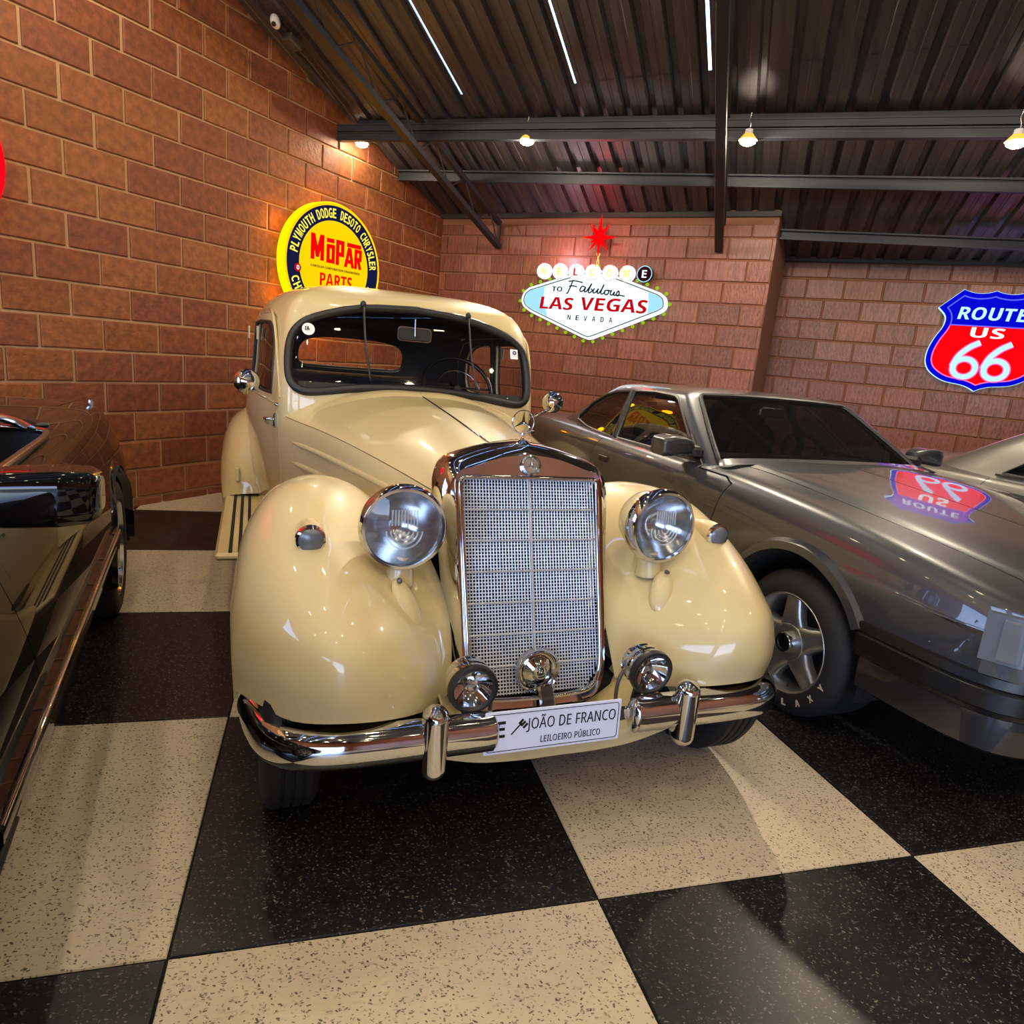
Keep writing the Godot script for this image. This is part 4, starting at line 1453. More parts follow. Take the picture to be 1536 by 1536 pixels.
	put("mirror_arm", tube(PackedVector3Array([Vector3(0.012, 1.47, -1.95), Vector3(0.012, 1.38, -1.942)]), 0.006, 8), mats.chrome_soft, mr)
	# wipers hang from above the screen
	for x in [-0.268, 0.292]:
		var wp := put("wiper", tube(spline([Vector3(x - 0.008, 1.512, -1.885), Vector3(x - 0.006, 1.47, -1.868), Vector3(x, 1.32, -1.815), Vector3(x + 0.022, 1.15, -1.757)], 4), 0.0055, 8), mats.rubber_trim, car)
		put("wiper_pivot", moved(ball(Vector3(0.016, 0.020, 0.016), 14), xf(Vector3(x - 0.008, 1.513, -1.888))), mats.rubber_trim, wp)
		put("wiper_blade", box_between(Vector3(x + 0.001, 1.33, -1.826), Vector3(x + 0.026, 1.135, -1.762), 0.007, 0.012), mats.rubber, wp)
	# stickers on the screen
	var sk := put("round_sticker", moved(plate(circle2(0.031, 24), 0.002), xf(Vector3(-0.545, 1.365, -1.858), Basis(Vector3(1, 0, 0), -0.33))), mats.white_enamel, car)
	text("IA", 0.022, 0.02, mats.black_plastic, sk, xf(Vector3(-0.551, 1.369, -1.854), Basis(Vector3(1, 0, 0), -0.33)), "sticker_print")
	var sq := put("square_sticker", moved(plate(rrect(0.044, 0.055, 0.003), 0.002), xf(Vector3(0.55, 1.335, -1.848), Basis(Vector3(1, 0, 0), -0.33))), mats.white_enamel, car)
	put("sticker_ring", moved(lathe([Vector2(0.006, 0), Vector2(0.011, 0.001), Vector2(0.006, 0.002)], 20), xf(Vector3(0.551, 1.343, -1.844), Basis(Vector3(1, 0, 0), -0.33))), mats.sign_navy, sq)
	put("sticker_line", moved(rbox(Vector3(0.026, 0.004, 0.002), 0.0005), xf(Vector3(0.551, 1.322, -1.85), Basis(Vector3(1, 0, 0), -0.33))), mats.sign_navy, sq)

func ring_tube(r: float, w: float, segs := 32) -> T:
	var p := PackedVector3Array()
	for i in segs:
		p.append(Vector3(cos(TAU * i / segs), sin(TAU * i / segs), 0) * r)
	return tube(p, w, 10, false, true)

func door_lever(s: float) -> T:
	var p := [Vector3(0.685, 0.905, -1.895), Vector3(0.725, 0.905, -1.897), Vector3(0.738, 0.903, -1.92), Vector3(0.742, 0.898, -1.98), Vector3(0.738, 0.885, -2.02), Vector3(0.726, 0.865, -2.03)]
	var t := tube(spline(p, 4), 0.010, 8)
	t.add(moved(rbox(Vector3(0.02, 0.075, 0.03), 0.008), xf(Vector3(0.693, 0.90, -1.897), Basis(UP, 0.35))))
	return t if s > 0 else t.mirrored()

func hood_w(z: float) -> float:
	return ramp(z, [-2.0, -1.9, -1.66, -1.4, -1.0, -0.6, -0.25], [0.70, 0.682, 0.61, 0.535, 0.44, 0.355, 0.283])

func ramp(x: float, xs: Array, ys: Array) -> float:
	for i in xs.size() - 1:
		if x <= xs[i + 1]:
			return lerpf(ys[i], ys[i + 1], clampf((x - xs[i]) / (xs[i + 1] - xs[i]), 0, 1))
	return ys[-1]

func classic_hood(car: Node3D) -> void:
	var zs := [-0.24, -0.45, -0.75, -1.05, -1.35, -1.62, -1.70, -1.80]
	var yc := [0.992, 1.003, 1.024, 1.046, 1.066, 1.083, 1.100, 1.105]
	var ys := [0.900, 0.908, 0.918, 0.925, 0.929, 0.930, 0.932, 0.936]
	for s in [1.0, -1.0]:
		var rows := []
		var side := []
		for i in zs.size():
			var z: float = zs[i]
			var w := hood_w(z)
			var a: float = yc[i]; var b: float = ys[i]
			rows.append([Vector3(0.0015 * s, a, z), Vector3(0.25 * w * s, a - 0.003, z), Vector3(0.52 * w * s, lerpf(a, b, 0.20), z), Vector3(0.78 * w * s, lerpf(a, b, 0.50), z), Vector3(0.93 * w * s, lerpf(a, b, 0.80), z), Vector3(w * s, b, z)])
			side.append([Vector3((w + 0.001) * s, b - 0.004, z), Vector3((w + 0.010) * s, b - 0.05, z), Vector3((w + 0.012) * s, 0.78, z), Vector3((w + 0.006) * s, 0.64, z), Vector3((w - 0.01) * s, 0.48, z), Vector3((w - 0.025) * s, 0.36, z)])
		var top := orient(loft(rows.slice(0, 6), 4, 4), Vector3(0, 0.5, -1.0))
		put("hood_panel", solid(top, 0.006), mats.cream_paint, car)
		var cowl := orient(loft(rows.slice(5), 3, 4), Vector3(0, 0.5, -1.7))
		put("cowl", solid(shifted(cowl, 0.0), 0.006), mats.cream_paint, car)
		var sd := put("hood_side", solid(orient(loft(side, 3, 3), Vector3(0, 0.6, -1.0)), 0.006), mats.cream_paint, car)
		# two raised speed lines
		for r in [[0.825, 0.840, -1.66, -0.42], [0.727, 0.748, -1.66, -0.60]]:
			var pts := PackedVector3Array()
			var rad := []
			for k in 13:
				var z := lerpf(r[2], r[3], k / 12.0)
				pts.append(Vector3((hood_w(z) + 0.011) * s, lerpf(r[0], r[1], k / 12.0), z))
				rad.append(0.013 if k > 0 and k < 12 else 0.004)
			put("speed_line", tube(pts, rad, 8), mats.cream_paint, sd)
	put("hood_hinge", tube(PackedVector3Array([Vector3(0, 0.9945, -0.25), Vector3(0, 1.004, -0.45), Vector3(0, 1.025, -0.75), Vector3(0, 1.047, -1.05), Vector3(0, 1.067, -1.35), Vector3(0, 1.084, -1.62)]), 0.0042, 8), mats.chrome_soft, car)
	put("engine_shade", moved(rbox(Vector3(0.44, 0.44, 1.35), 0.03), xf(Vector3(0, 0.62, -0.95))), mats.dark_void, car)

func classic_fenders(car: Node3D) -> void:
	var f := rows3([
		[[0.272, 0.365, 0.060], [0.355, 0.385, 0.170], [0.470, 0.420, 0.262], [0.600, 0.435, 0.285], [0.712, 0.422, 0.226], [0.794, 0.425, 0.125], [0.842, 0.410, 0.030], [0.848, 0.380, 0.010]],
		[[0.264, 0.415, 0.040], [0.358, 0.455, 0.155], [0.482, 0.512, 0.275], [0.605, 0.520, 0.305], [0.716, 0.508, 0.240], [0.799, 0.498, 0.122], [0.847, 0.470, 0.020], [0.852, 0.440, -0.005]],
		[[0.258, 0.475, 0.010], [0.366, 0.525, 0.130], [0.495, 0.590, 0.250], [0.612, 0.612, 0.285], [0.718, 0.600, 0.212], [0.802, 0.572, 0.090], [0.850, 0.530, -0.010], [0.856, 0.480, -0.035]],
		[[0.256, 0.535, -0.030], [0.378, 0.592, 0.080], [0.510, 0.655, 0.185], [0.622, 0.675, 0.208], [0.724, 0.660, 0.138], [0.810, 0.618, 0.035], [0.853, 0.565, -0.050], [0.858, 0.505, -0.07]],
		[[0.258, 0.590, -0.090], [0.390, 0.645, -0.010], [0.522, 0.712, 0.065], [0.636, 0.740, 0.070], [0.738, 0.724, 0.020], [0.820, 0.666, -0.050], [0.856, 0.590, -0.090], [0.859, 0.520, -0.10]],
		[[0.266, 0.650, -0.190], [0.405, 0.705, -0.145], [0.535, 0.772, -0.118], [0.648, 0.808, -0.118], [0.748, 0.788, -0.135], [0.826, 0.708, -0.155], [0.857, 0.600, -0.155], [0.857, 0.525, -0.15]],
		[[0.300, 0.730, -0.390], [0.430, 0.795, -0.365], [0.548, 0.858, -0.350], [0.655, 0.878, -0.345], [0.756, 0.838, -0.340], [0.828, 0.735, -0.320], [0.854, 0.605, -0.260], [0.853, 0.520, -0.22]],
		[[0.360, 0.750, -0.620], [0.460, 0.830, -0.610], [0.558, 0.868, -0.600], [0.652, 0.866, -0.595], [0.748, 0.818, -0.580], [0.822, 0.700, -0.540], [0.850, 0.570, -0.420], [0.849, 0.490, -0.34]],
		[[0.400, 0.690, -0.860], [0.478, 0.755, -0.860], [0.566, 0.788, -0.850], [0.656, 0.786, -0.845], [0.748, 0.735, -0.830], [0.820, 0.610, -0.780], [0.848, 0.480, -0.580], [0.847, 0.42, -0.44]],
		[[0.470, 0.600, -1.100], [0.520, 0.640, -1.105], [0.580, 0.655, -1.105], [0.662, 0.652, -1.100], [0.752, 0.605, -1.080], [0.824, 0.495, -1.010], [0.850, 0.395, -0.740], [0.849, 0.36, -0.52]],
		[[0.510, 0.465, -1.330], [0.555, 0.485, -1.340], [0.605, 0.495, -1.340], [0.680, 0.490, -1.335], [0.765, 0.455, -1.310], [0.832, 0.390, -1.220], [0.856, 0.340, -0.900], [0.855, 0.32, -0.60]],
		[[0.540, 0.372, -1.560], [0.580, 0.378, -1.570], [0.625, 0.380, -1.575], [0.700, 0.378, -1.570], [0.785, 0.365, -1.530], [0.850, 0.345, -1.400], [0.865, 0.320, -1.050], [0.864, 0.30, -0.68]]])
	var fend := orient(loft(f, 4, 4), Vector3(0.6, 0.35, -0.4))
	# rear fenders bulge out from the body
	var r := rows3([
		[[0.700, 0.36, -2.600], [0.810, 0.36, -2.600], [0.905, 0.35, -2.610], [0.960, 0.33, -2.640], [0.970, 0.29, -2.660]],
		[[0.700, 0.50, -2.640], [0.820, 0.50, -2.635], [0.920, 0.47, -2.650], [0.975, 0.41, -2.700], [0.980, 0.33, -2.740]],
		[[0.700, 0.66, -2.720], [0.820, 0.655, -2.710], [0.925, 0.60, -2.730], [0.982, 0.50, -2.790], [0.985, 0.40, -2.840]],
		[[0.700, 0.80, -2.880], [0.820, 0.785, -2.870], [0.925, 0.71, -2.890], [0.982, 0.58, -2.930], [0.985, 0.46, -2.970]],
		[[0.700, 0.855, -3.130], [0.820, 0.835, -3.130], [0.925, 0.755, -3.130], [0.982, 0.62, -3.130], [0.985, 0.49, -3.130]],
		[[0.700, 0.83, -3.400], [0.820, 0.81, -3.410], [0.925, 0.725, -3.400], [0.980, 0.58, -3.360], [0.983, 0.46, -3.320]],
		[[0.680, 0.70, -3.680], [0.800, 0.68, -3.680], [0.905, 0.60, -3.660], [0.970, 0.48, -3.540], [0.975, 0.38, -3.460]],
		[[0.620, 0.50, -3.940], [0.720, 0.48, -3.930], [0.850, 0.43, -3.880], [0.945, 0.38, -3.700], [0.955, 0.31, -3.580]],
		[[0.580, 0.34, -4.080], [0.680, 0.33, -4.060], [0.820, 0.32, -3.980], [0.925, 0.31, -3.780], [0.935, 0.28, -3.640]]])
	var rear := orient(loft(r, 4, 4), Vector3(0.6, 0.3, -3.18))
	for s in [1.0, -1.0]:
		put("front_fender", solid(fend if s > 0 else fend.mirrored(), 0.012), mats.cream_paint, car)
		put("rear_fender", solid(rear if s > 0 else rear.mirrored(), 0.012), mats.cream_paint, car)
		# running board with ribs
		var b := put("running_board", moved(rbox(Vector3(0.28, 0.035, 1.3), 0.012), xf(Vector3(0.82 * s, 0.325, -2.06))), mats.cream_paint, car)
		for k in 3:
			put("tread_rib", moved(rbox(Vector3(0.016, 0.008, 1.28), 0.003), xf(Vector3((0.815 + 0.04 * k) * s, 0.346, -2.06))), mats.rubber, b)
		put("step_patch", moved(rbox(Vector3(0.02, 0.08, 0.05), 0.004), xf(Vector3(0.885 * s, 0.475, -2.625))), mats.cream_patch, b)
		classic_wheel(car, Vector3(0.705 * s, 0.335, -0.135), s)
		classic_wheel(car, Vector3(0.72 * s, 0.335, -3.18), s)
	# apron under the grille
	var ap := loft(rows3([[[-0.33, 0.40, -0.02], [-0.24, 0.32, 0.0], [-0.12, 0.255, 0.0], [0, 0.245, 0.0], [0.12, 0.255, 0.0], [0.24, 0.32, 0.0], [0.33, 0.40, -0.02]], [[-0.32, 0.40, 0.14], [-0.24, 0.32, 0.15], [-0.12, 0.262, 0.16], [0, 0.25, 0.16], [0.12, 0.262, 0.16], [0.24, 0.32, 0.15], [0.32, 0.40, 0.14]], [[-0.34, 0.375, 0.25], [-0.24, 0.32, 0.25], [-0.12, 0.285, 0.25], [0, 0.28, 0.25], [0.12, 0.285, 0.25], [0.24, 0.32, 0.25], [0.34, 0.375, 0.25]], [[-0.36, 0.29, 0.255], [-0.24, 0.26, 0.255], [-0.12, 0.25, 0.255], [0, 0.25, 0.255], [0.12, 0.25, 0.255], [0.24, 0.26, 0.255], [0.36, 0.29, 0.255]]]), 4, 4)
	put("front_apron", solid(ap, 0.006), mats.cream_paint, car)
	put("axle", tube(PackedVector3Array([Vector3(-0.66, 0.30, -0.05), Vector3(0.66, 0.30, -0.05)]), 0.04, 12), mats.dark_void, car)
	put("chassis", moved(rbox(Vector3(0.7, 0.12, 3.6), 0.02), xf(Vector3(0, 0.30, -1.75))), mats.dark_void, car)

func tyre(R: float, w: float, r: float) -> T:
	# about z, outer face at z = 0
	var p := [Vector2(r, -w), Vector2(r + 0.01, -w), Vector2(R - 0.06, -w - 0.004), Vector2(R - 0.02, -w + 0.006), Vector2(R - 0.004, -w + 0.02)]
	var g := 4
	for k in g:
		var a := -w + 0.022 + (w - 0.044) * k / g
		var b := -w + 0.022 + (w - 0.044) * (k + 1) / g
		p.append_array([Vector2(R, a + 0.002), Vector2(R, b - 0.008)])
		if k < g - 1:
			p.append_array([Vector2(R - 0.006, b - 0.006), Vector2(R - 0.006, b)])
	p.append_array([Vector2(R - 0.004, -0.02), Vector2(R - 0.02, -0.006), Vector2(R - 0.06, 0.004), Vector2(r + 0.014, 0.0), Vector2(r, -0.004), Vector2(r, -w)])
	return lathe(p, 56, 35)

func classic_wheel(car: Node3D, c: Vector3, s: float) -> void:
	var b := Basis(Vector3(0, 0, -1), UP, Vector3(1, 0, 0)) if s > 0 else Basis(Vector3(0, 0, 1), UP, Vector3(-1, 0, 0))
	var x := xf(c + Vector3(0.075 * s, 0, 0), b)
	var w := put("wheel", moved(lathe([Vector2(0.0, -0.10), Vector2(0.225, -0.10), Vector2(0.225, -0.02), Vector2(0.21, -0.015), Vector2(0.20, -0.03), Vector2(0.12, -0.045), Vector2(0.0, -0.03)], 40), x), mats.cream_paint, car)
	put("tyre", moved(tyre(0.335, 0.15, 0.20), x), mats.rubber, w)
	put("hub_cap", moved(lathe([Vector2(0.0, 0.02), Vector2(0.06, 0.012), Vector2(0.11, -0.01), Vector2(0.12, -0.035)], 32), x), mats.chrome, w)

func grille_z(y: float) -> float:
	return -0.142 + (0.964 - y) * 0.345

func classic_front(car: Node3D) -> void:
	# chrome shell: outlines run from bottom left over the arch to bottom right
	var inner := spline2([Vector2(0.0, 0.335), Vector2(0.10, 0.337), Vector2(0.165, 0.345), Vector2(0.200, 0.375), Vector2(0.213, 0.43), Vector2(0.2175, 0.55), Vector2(0.222, 0.75), Vector2(0.2265, 0.90), Vector2(0.2265, 0.945), Vector2(0.218, 0.960), Vector2(0.20, 0.963), Vector2(0.10, 0.964), Vector2(0.0, 0.965)], 4)
	var out1 := spline2([Vector2(0.0, 0.312), Vector2(0.10, 0.314), Vector2(0.172, 0.320), Vector2(0.213, 0.358), Vector2(0.230, 0.43), Vector2(0.2345, 0.55), Vector2(0.239, 0.75), Vector2(0.243, 0.90), Vector2(0.243, 0.955), Vector2(0.225, 0.982), Vector2(0.19, 0.992), Vector2(0.10, 1.020), Vector2(0.0, 1.034)], 4)
	var out2 := spline2([Vector2(0.0, 0.300), Vector2(0.10, 0.302), Vector2(0.18, 0.306), Vector2(0.225, 0.348), Vector2(0.242, 0.43), Vector2(0.250, 0.55), Vector2(0.260, 0.75), Vector2(0.270, 0.88), Vector2(0.268, 0.945), Vector2(0.246, 0.990), Vector2(0.20, 1.012), Vector2(0.10, 1.040), Vector2(0.0, 1.058)], 4)
	var out3 := spline2([Vector2(0.0, 0.300), Vector2(0.10, 0.302), Vector2(0.18, 0.306), Vector2(0.227, 0.348), Vector2(0.246, 0.43), Vector2(0.257, 0.55), Vector2(0.271, 0.75), Vector2(0.284, 0.88), Vector2(0.282, 0.945), Vector2(0.258, 0.995), Vector2(0.205, 1.020), Vector2(0.10, 1.048), Vector2(0.0, 1.063)], 4)
	var rows := []
	for o in [[inner, -0.022], [inner, 0.004], [out1, 0.010], [out1, 0.006], [out2, -0.012], [out3, -0.045], [out3, -0.115]]:
		var row := PackedVector3Array()
		for p in mirror_x(o[0]):
			row.append(Vector3(p.x, p.y, grille_z(p.y) + o[1]))
		rows.append(row)
	var t := T.new()
	for i in rows.size() - 1:
		var m: int = rows[i].size()
		for k in m:
			var l := (k + 1) % m
			t.tri(rows[i][k], rows[i + 1][k], rows[i][l]); t.tri(rows[i][l], rows[i + 1][k], rows[i + 1][l])
	var sh := put("radiator_shell", smooth(t, 38), mats.chrome, car)
	# raised frame round the mesh
	var fr := PackedVector3Array()
	for p in mirror_x(inner):
		fr.append(Vector3(p.x * 1.0, p.y, grille_z(p.y) + 0.008))
	put("grille_frame", tube(fr, 0.007, 8, false, true), mats.chrome, sh)
	# woven grille: vertical and horizontal wires, too many and too fine to count
	var g := T.new()
	var n := 0
	var xw := -0.2205
	while xw < 0.221:
		n += 1
		var w := 0.0022 if n % 1 == 0 else 0.003
		var lo := 0.342 + (maxf(absf(xw) - 0.16, 0.0) * 0.9); var hi := 0.962
		wire(g, Vector3(xw, lo, grille_z(lo) - 0.010), Vector3(xw, hi, grille_z(hi) - 0.010), 0.0042)
		xw += 0.0098
	var yw := 0.345
	while yw < 0.962:
		var half := 0.2195 if yw > 0.44 else 0.2195 - (0.44 - yw) * 0.45
		wire(g, Vector3(-half, yw, grille_z(yw) - 0.012), Vector3(half, yw, grille_z(yw) - 0.012), 0.0042)
		yw += 0.0098
	var mesh := put("grille_mesh", g, mats.grille_wire, sh)
	mesh.set_meta("kind", "stuff")
	for k in 6:
		var y := 0.345 + 0.0885 * (k + 0.9)
		put("grille_bar", box_between(Vector3(-0.2205, y, grille_z(y) - 0.006), Vector3(0.2205, y, grille_z(y) - 0.006), 0.006, 0.006, 0.001), mats.grille_wire, sh)
	put("grille_bar", box_between(Vector3(0, 0.34, grille_z(0.34) - 0.006), Vector3(0, 0.963, grille_z(0.963) - 0.006), 0.006, 0.006, 0.001), mats.grille_wire, sh)
	put("radiator_core", box_between(Vector3(0, 0.33, grille_z(0.33) - 0.075), Vector3(0, 0.97, grille_z(0.97) - 0.075), 0.44, 0.03, 0.004, Vector3(0, 0.3, 1)), mats.dark_void, sh)
	# badge on the brow
	var bx := xf(Vector3(0, 1.0, grille_z(1.0) + 0.008), Basis(Vector3(1, 0, 0), -0.33))
	var bd := put("badge", moved(lathe([Vector2(0.0, 0.006), Vector2(0.024, 0.006), Vector2(0.027, 0.011), Vector2(0.032, 0.008), Vector2(0.032, 0.0)], 32), bx), mats.chrome_soft, car)
	put("badge_star", moved(three_star(0.023, 0.005), bx * xf(Vector3(0, 0, 0.008))), mats.chrome, bd)
	# cap and standing star
	var cx := xf(Vector3(0, 1.048, -0.225))
	var cap := put("radiator_cap", moved(lathe_y([Vector2(0.0, 0.022), Vector2(0.012, 0.02), Vector2(0.022, 0.012), Vector2(0.034, 0.008), Vector2(0.036, 0.0), Vector2(0.028, -0.008), Vector2(0.034, -0.014), Vector2(0.03, -0.03)], 32), cx), mats.chrome, car)
	put("star_stem", moved(lathe_y([Vector2(0.009, 0.0), Vector2(0.0035, 0.012), Vector2(0.003, 0.024), Vector2(0.0, 0.024)], 14), xf(Vector3(0, 1.066, -0.236))), mats.chrome, cap)
	put("star_ring", moved(ring_tube(0.037, 0.0022, 40), xf(Vector3(0, 1.124, -0.24))), mats.chrome, cap)
	put("star", moved(three_star(0.037, 0.006), xf(Vector3(0, 1.124, -0.24))), mats.chrome, cap)

func wire(t: T, a: Vector3, b: Vector3, w: float) -> void:
	var d := (b - a).normalized()
	var s := d.cross(Vector3(0, 0, 1)).normalized() * w * 0.5
	var f := s.cross(d).normalized() * w * 0.4
	if f.z < 0.0:
		f = -f
	t.quad(a - s, a + f, b + f, b - s)
	t.quad(a + f, a + s, b + s, b + f)

func three_star(r: float, d: float) -> T:
	var t := T.new()
	for k in 3:
		var a := PI / 2 + TAU * k / 3
		var tip := Vector3(cos(a), sin(a), 0) * r
		var l := Vector3(cos(a + PI / 3), sin(a + PI / 3), 0) * r * 0.16
		var q := Vector3(cos(a - PI / 3), sin(a - PI / 3), 0) * r * 0.16
		for z in [d, -d]:
			var c := Vector3(0, 0, z)
			t.tri(c, l, tip); t.tri(c, tip, q)
	return outward(t, Vector3.ZERO)

func classic_details(car: Node3D) -> void:
	glow_lens()
	for s in [1.0, -1.0]:
		# headlamps
		var c := Vector3(0.416 * s, 0.838, 0.0)
		var x := xf(c, Basis(UP, 0.03 * s))
		var h := put("headlamp", moved(lathe([Vector2(0.0, -0.20), Vector2(0.035, -0.192), Vector2(0.068, -0.165), Vector2(0.095, -0.12), Vector2(0.110, -0.07), Vector2(0.114, -0.03)], 40), x), mats.cream_paint, car)
		put("headlamp_rim", moved(lathe([Vector2(0.114, -0.045), Vector2(0.120, -0.04), Vector2(0.1225, -0.025), Vector2(0.121, -0.008), Vector2(0.114, 0.003), Vector2(0.106, 0.003), Vector2(0.104, -0.006)], 48), x), mats.chrome, h)
		put("reflector", moved(lathe([Vector2(0.0, -0.09), Vector2(0.03, -0.085), Vector2(0.07, -0.06), Vector2(0.104, -0.008)], 40), x), mats.chrome_soft, h)
		put("lamp_lens", moved(lens_disc(0.105, 0.016), x * xf(Vector3(0, 0, -0.006))), mats.lens_glass, h)
		# fluting of the glass
		for k in 9:
			var xx := -0.034 + 0.0085 * k
			put("lens_flute", moved(tube(PackedVector3Array([Vector3(xx, 0.012, 0.006), Vector3(xx, 0.055, 0.003)]), 0.0030, 6), x), mats.lens_relief, h)
		for k in 4:
			var rr := 0.012 + 0.0125 * k
			var pts := PackedVector3Array()
			for q in 17:
				var a := PI + PI * q / 16.0
				pts.append(Vector3(cos(a) * rr, sin(a) * rr - 0.004, 0.0085 - rr * 0.06))
			put("lens_ring", moved(tube(pts, 0.0026, 6), x), mats.lens_relief, h)
		# foot and stud
		put("lamp_foot", moved(lathe_y([Vector2(0.045, -0.02), Vector2(0.036, 0.03), Vector2(0.03, 0.06)], 20), xf(Vector3(0.412 * s, 0.690, -0.05), Basis(Vector3(0, 0, 1), 0.12 * s))), mats.cream_paint, h)
		put("lamp_fairing", moved(ball(Vector3(0.036, 0.074, 0.022), 24), frame(Vector3(0.408 * s, 0.640, 0.045), Vector3(-0.50 * s, 0.60, 0.62))), mats.cream_paint, h)
		put("lamp_stud", moved(lathe([Vector2(0.0, 0.012), Vector2(0.006, 0.01), Vector2(0.008, 0.0)], 12), xf(Vector3(0.428 * s, 0.702, 0.03))), mats.bolt, h)
		# parking lamps on top of the fenders
		var px := xf(Vector3(0.658 * s, 0.800, -0.035), Basis(Vector3(1, 0, 0), 0.05))
		var pk := put("parking_lamp", moved(lathe([Vector2(0.0, -0.16), Vector2(0.02, -0.14), Vector2(0.034, -0.09), Vector2(0.038, -0.04), Vector2(0.037, -0.01)], 28), px), mats.cream_paint, car)
		put("parking_rim", moved(lathe([Vector2(0.037, -0.014), Vector2(0.041, -0.008), Vector2(0.039, 0.003), Vector2(0.033, 0.006)], 28), px), mats.chrome, pk)
		put("parking_lens", moved(lathe([Vector2(0.0, 0.016), Vector2(0.016, 0.014), Vector2(0.028, 0.009), Vector2(0.034, 0.004)], 28), px), mats.grey_lens, pk)
		# fog lamps
		var fx := xf(Vector3(0.268 * s, 0.478, 0.255), Basis(UP, 0.02 * s) * Basis(Vector3(1, 0, 0), 0.06))
		var fg := put("fog_lamp", moved(lathe([Vector2(0.0, -0.085), Vector2(0.045, -0.082), Vector2(0.058, -0.072), Vector2(0.062, -0.060), Vector2(0.060, -0.052), Vector2(0.064, -0.046), Vector2(0.064, -0.034), Vector2(0.061, -0.028), Vector2(0.065, -0.022), Vector2(0.066, -0.008)], 40, 25), fx), mats.chrome, car)
		put("fog_rim", moved(lathe([Vector2(0.066, -0.012), Vector2(0.068, -0.004), Vector2(0.066, 0.008), Vector2(0.058, 0.010), Vector2(0.052, 0.004)], 40), fx), mats.rubber_trim, fg)
		put("fog_reflector", moved(lathe([Vector2(0.0, -0.035), Vector2(0.02, -0.03), Vector2(0.04, -0.015), Vector2(0.055, 0.002)], 32, 20), fx), mats.chrome, fg)
		put("fog_bulb", moved(lathe([Vector2(0.0, -0.002), Vector2(0.012, -0.006), Vector2(0.014, -0.016), Vector2(0.0, -0.016)], 16), fx), mats.chrome_soft, fg)
		put("fog_lens", moved(lens_disc(0.055, 0.008), fx * xf(Vector3(0, 0, 0.002))), mats.clear_glass, fg)
		put("fog_bracket", box_between(Vector3(0.262 * s, 0.36, 0.20), Vector3(0.264 * s, 0.43, 0.21), 0.03, 0.012, 0.003, Vector3.BACK), mats.steel_dark, fg)
		put("fog_cable", tube(spline([Vector3(0.225 * s, 0.47, 0.19), Vector3(0.20 * s, 0.44, 0.20), Vector3(0.195 * s, 0.40, 0.20), Vector3(0.198 * s, 0.35, 0.20)], 4), 0.006, 8), mats.conduit, fg)
		# door mirrors on slim arms
		var mc := Vector3(0.828 * s, 1.085, -1.88)
		var mm := put("door_mirror", moved(lathe([Vector2(0.0, 0.05), Vector2(0.022, 0.046), Vector2(0.044, 0.032), Vector2(0.060, 0.008), Vector2(0.063, -0.004), Vector2(0.058, -0.008), Vector2(0.0, -0.008)], 36), xf(mc, Basis(UP, -0.25 * s) * Basis(Vector3(1, 0, 0), 0.05))), mats.chrome, car)
		put("mirror_arm", tube(spline([mc + Vector3(-0.03 * s, -0.035, 0.03), mc + Vector3(-0.09 * s, -0.075, 0.02), Vector3(0.69 * s, 0.985, -1.87)], 4), [0.009, 0.008, 0.007, 0.007, 0.007, 0.0065, 0.0065, 0.0065, 0.009], 10), mats.chrome, mm)
		put("mirror_base", moved(ball(Vector3(0.014, 0.012, 0.022), 12), xf(Vector3(0.686 * s, 0.983, -1.872))), mats.chrome, mm)
	# horn before the grille
	var hx := xf(Vector3(0, 0.412, 0.075))
	var hn := put("horn", moved(lathe([Vector2(0.0, -0.05), Vector2(0.055, -0.05), Vector2(0.070, -0.03), Vector2(0.071, -0.012), Vector2(0.066, -0.002), Vector2(0.060, -0.006), Vector2(0.056, -0.014), Vector2(0.05, -0.016)], 40), hx), mats.chrome, car)
	put("horn_dome", moved(lathe([Vector2(0.0, 0.022), Vector2(0.012, 0.020), Vector2(0.020, 0.012), Vector2(0.024, 0.002), Vector2(0.034, -0.004), Vector2(0.046, -0.012), Vector2(0.051, -0.022)], 36, 25), hx), mats.chrome, hn)
	put("horn_bracket", moved(rbox(Vector3(0.05, 0.07, 0.02), 0.006), xf(Vector3(0.02, 0.345, 0.10), Basis(Vector3(1, 0, 0), -0.6))), mats.chrome, hn)
	# bumper: two rounded halves with a gap for the plate, joined by a slim bar
	var sec := vec2s([[-0.012, -0.054], [0.012, -0.052], [0.028, -0.040], [0.038, -0.020], [0.041, 0.0], [0.038, 0.020], [0.028, 0.040], [0.012, 0.052], [-0.012, 0.054], [-0.02, 0.0]])
	var bar := put("bumper", box_between(Vector3(-0.25, 0.362, 0.262), Vector3(0.25, 0.362, 0.262), 0.014, 0.045, 0.006), mats.chrome, car)
	for s in [1.0, -1.0]:
		var path := spline([Vector3(0.215 * s, 0.362, 0.275), Vector3(0.34 * s, 0.362, 0.275), Vector3(0.50 * s, 0.360, 0.273), Vector3(0.62 * s, 0.357, 0.264), Vector3(0.70 * s, 0.352, 0.238), Vector3(0.755 * s, 0.347, 0.180), Vector3(0.785 * s, 0.345, 0.085), Vector3(0.800 * s, 0.345, -0.02)], 6)
		var sc := sec.duplicate()
		if s > 0:
			for i in sc.size():
				sc[i].x = sc[i].x
		else:
			for i in sc.size():
				sc[i].x = -sc[i].x
		put("bumper_half", sweep(sc, path, Vector3.UP), mats.chrome, bar)
		put("bumper_end", moved(ball(Vector3(0.022, 0.053, 0.036), 20), xf(Vector3(0.218 * s, 0.362, 0.278))), mats.chrome, bar)
		# overrider
		var gb := []
		for k in 9:
			var q := PI / 2 * k / 8.0
			gb.append(Vector2(0.034 * sin(q), -0.068 - 0.034 * cos(q)))
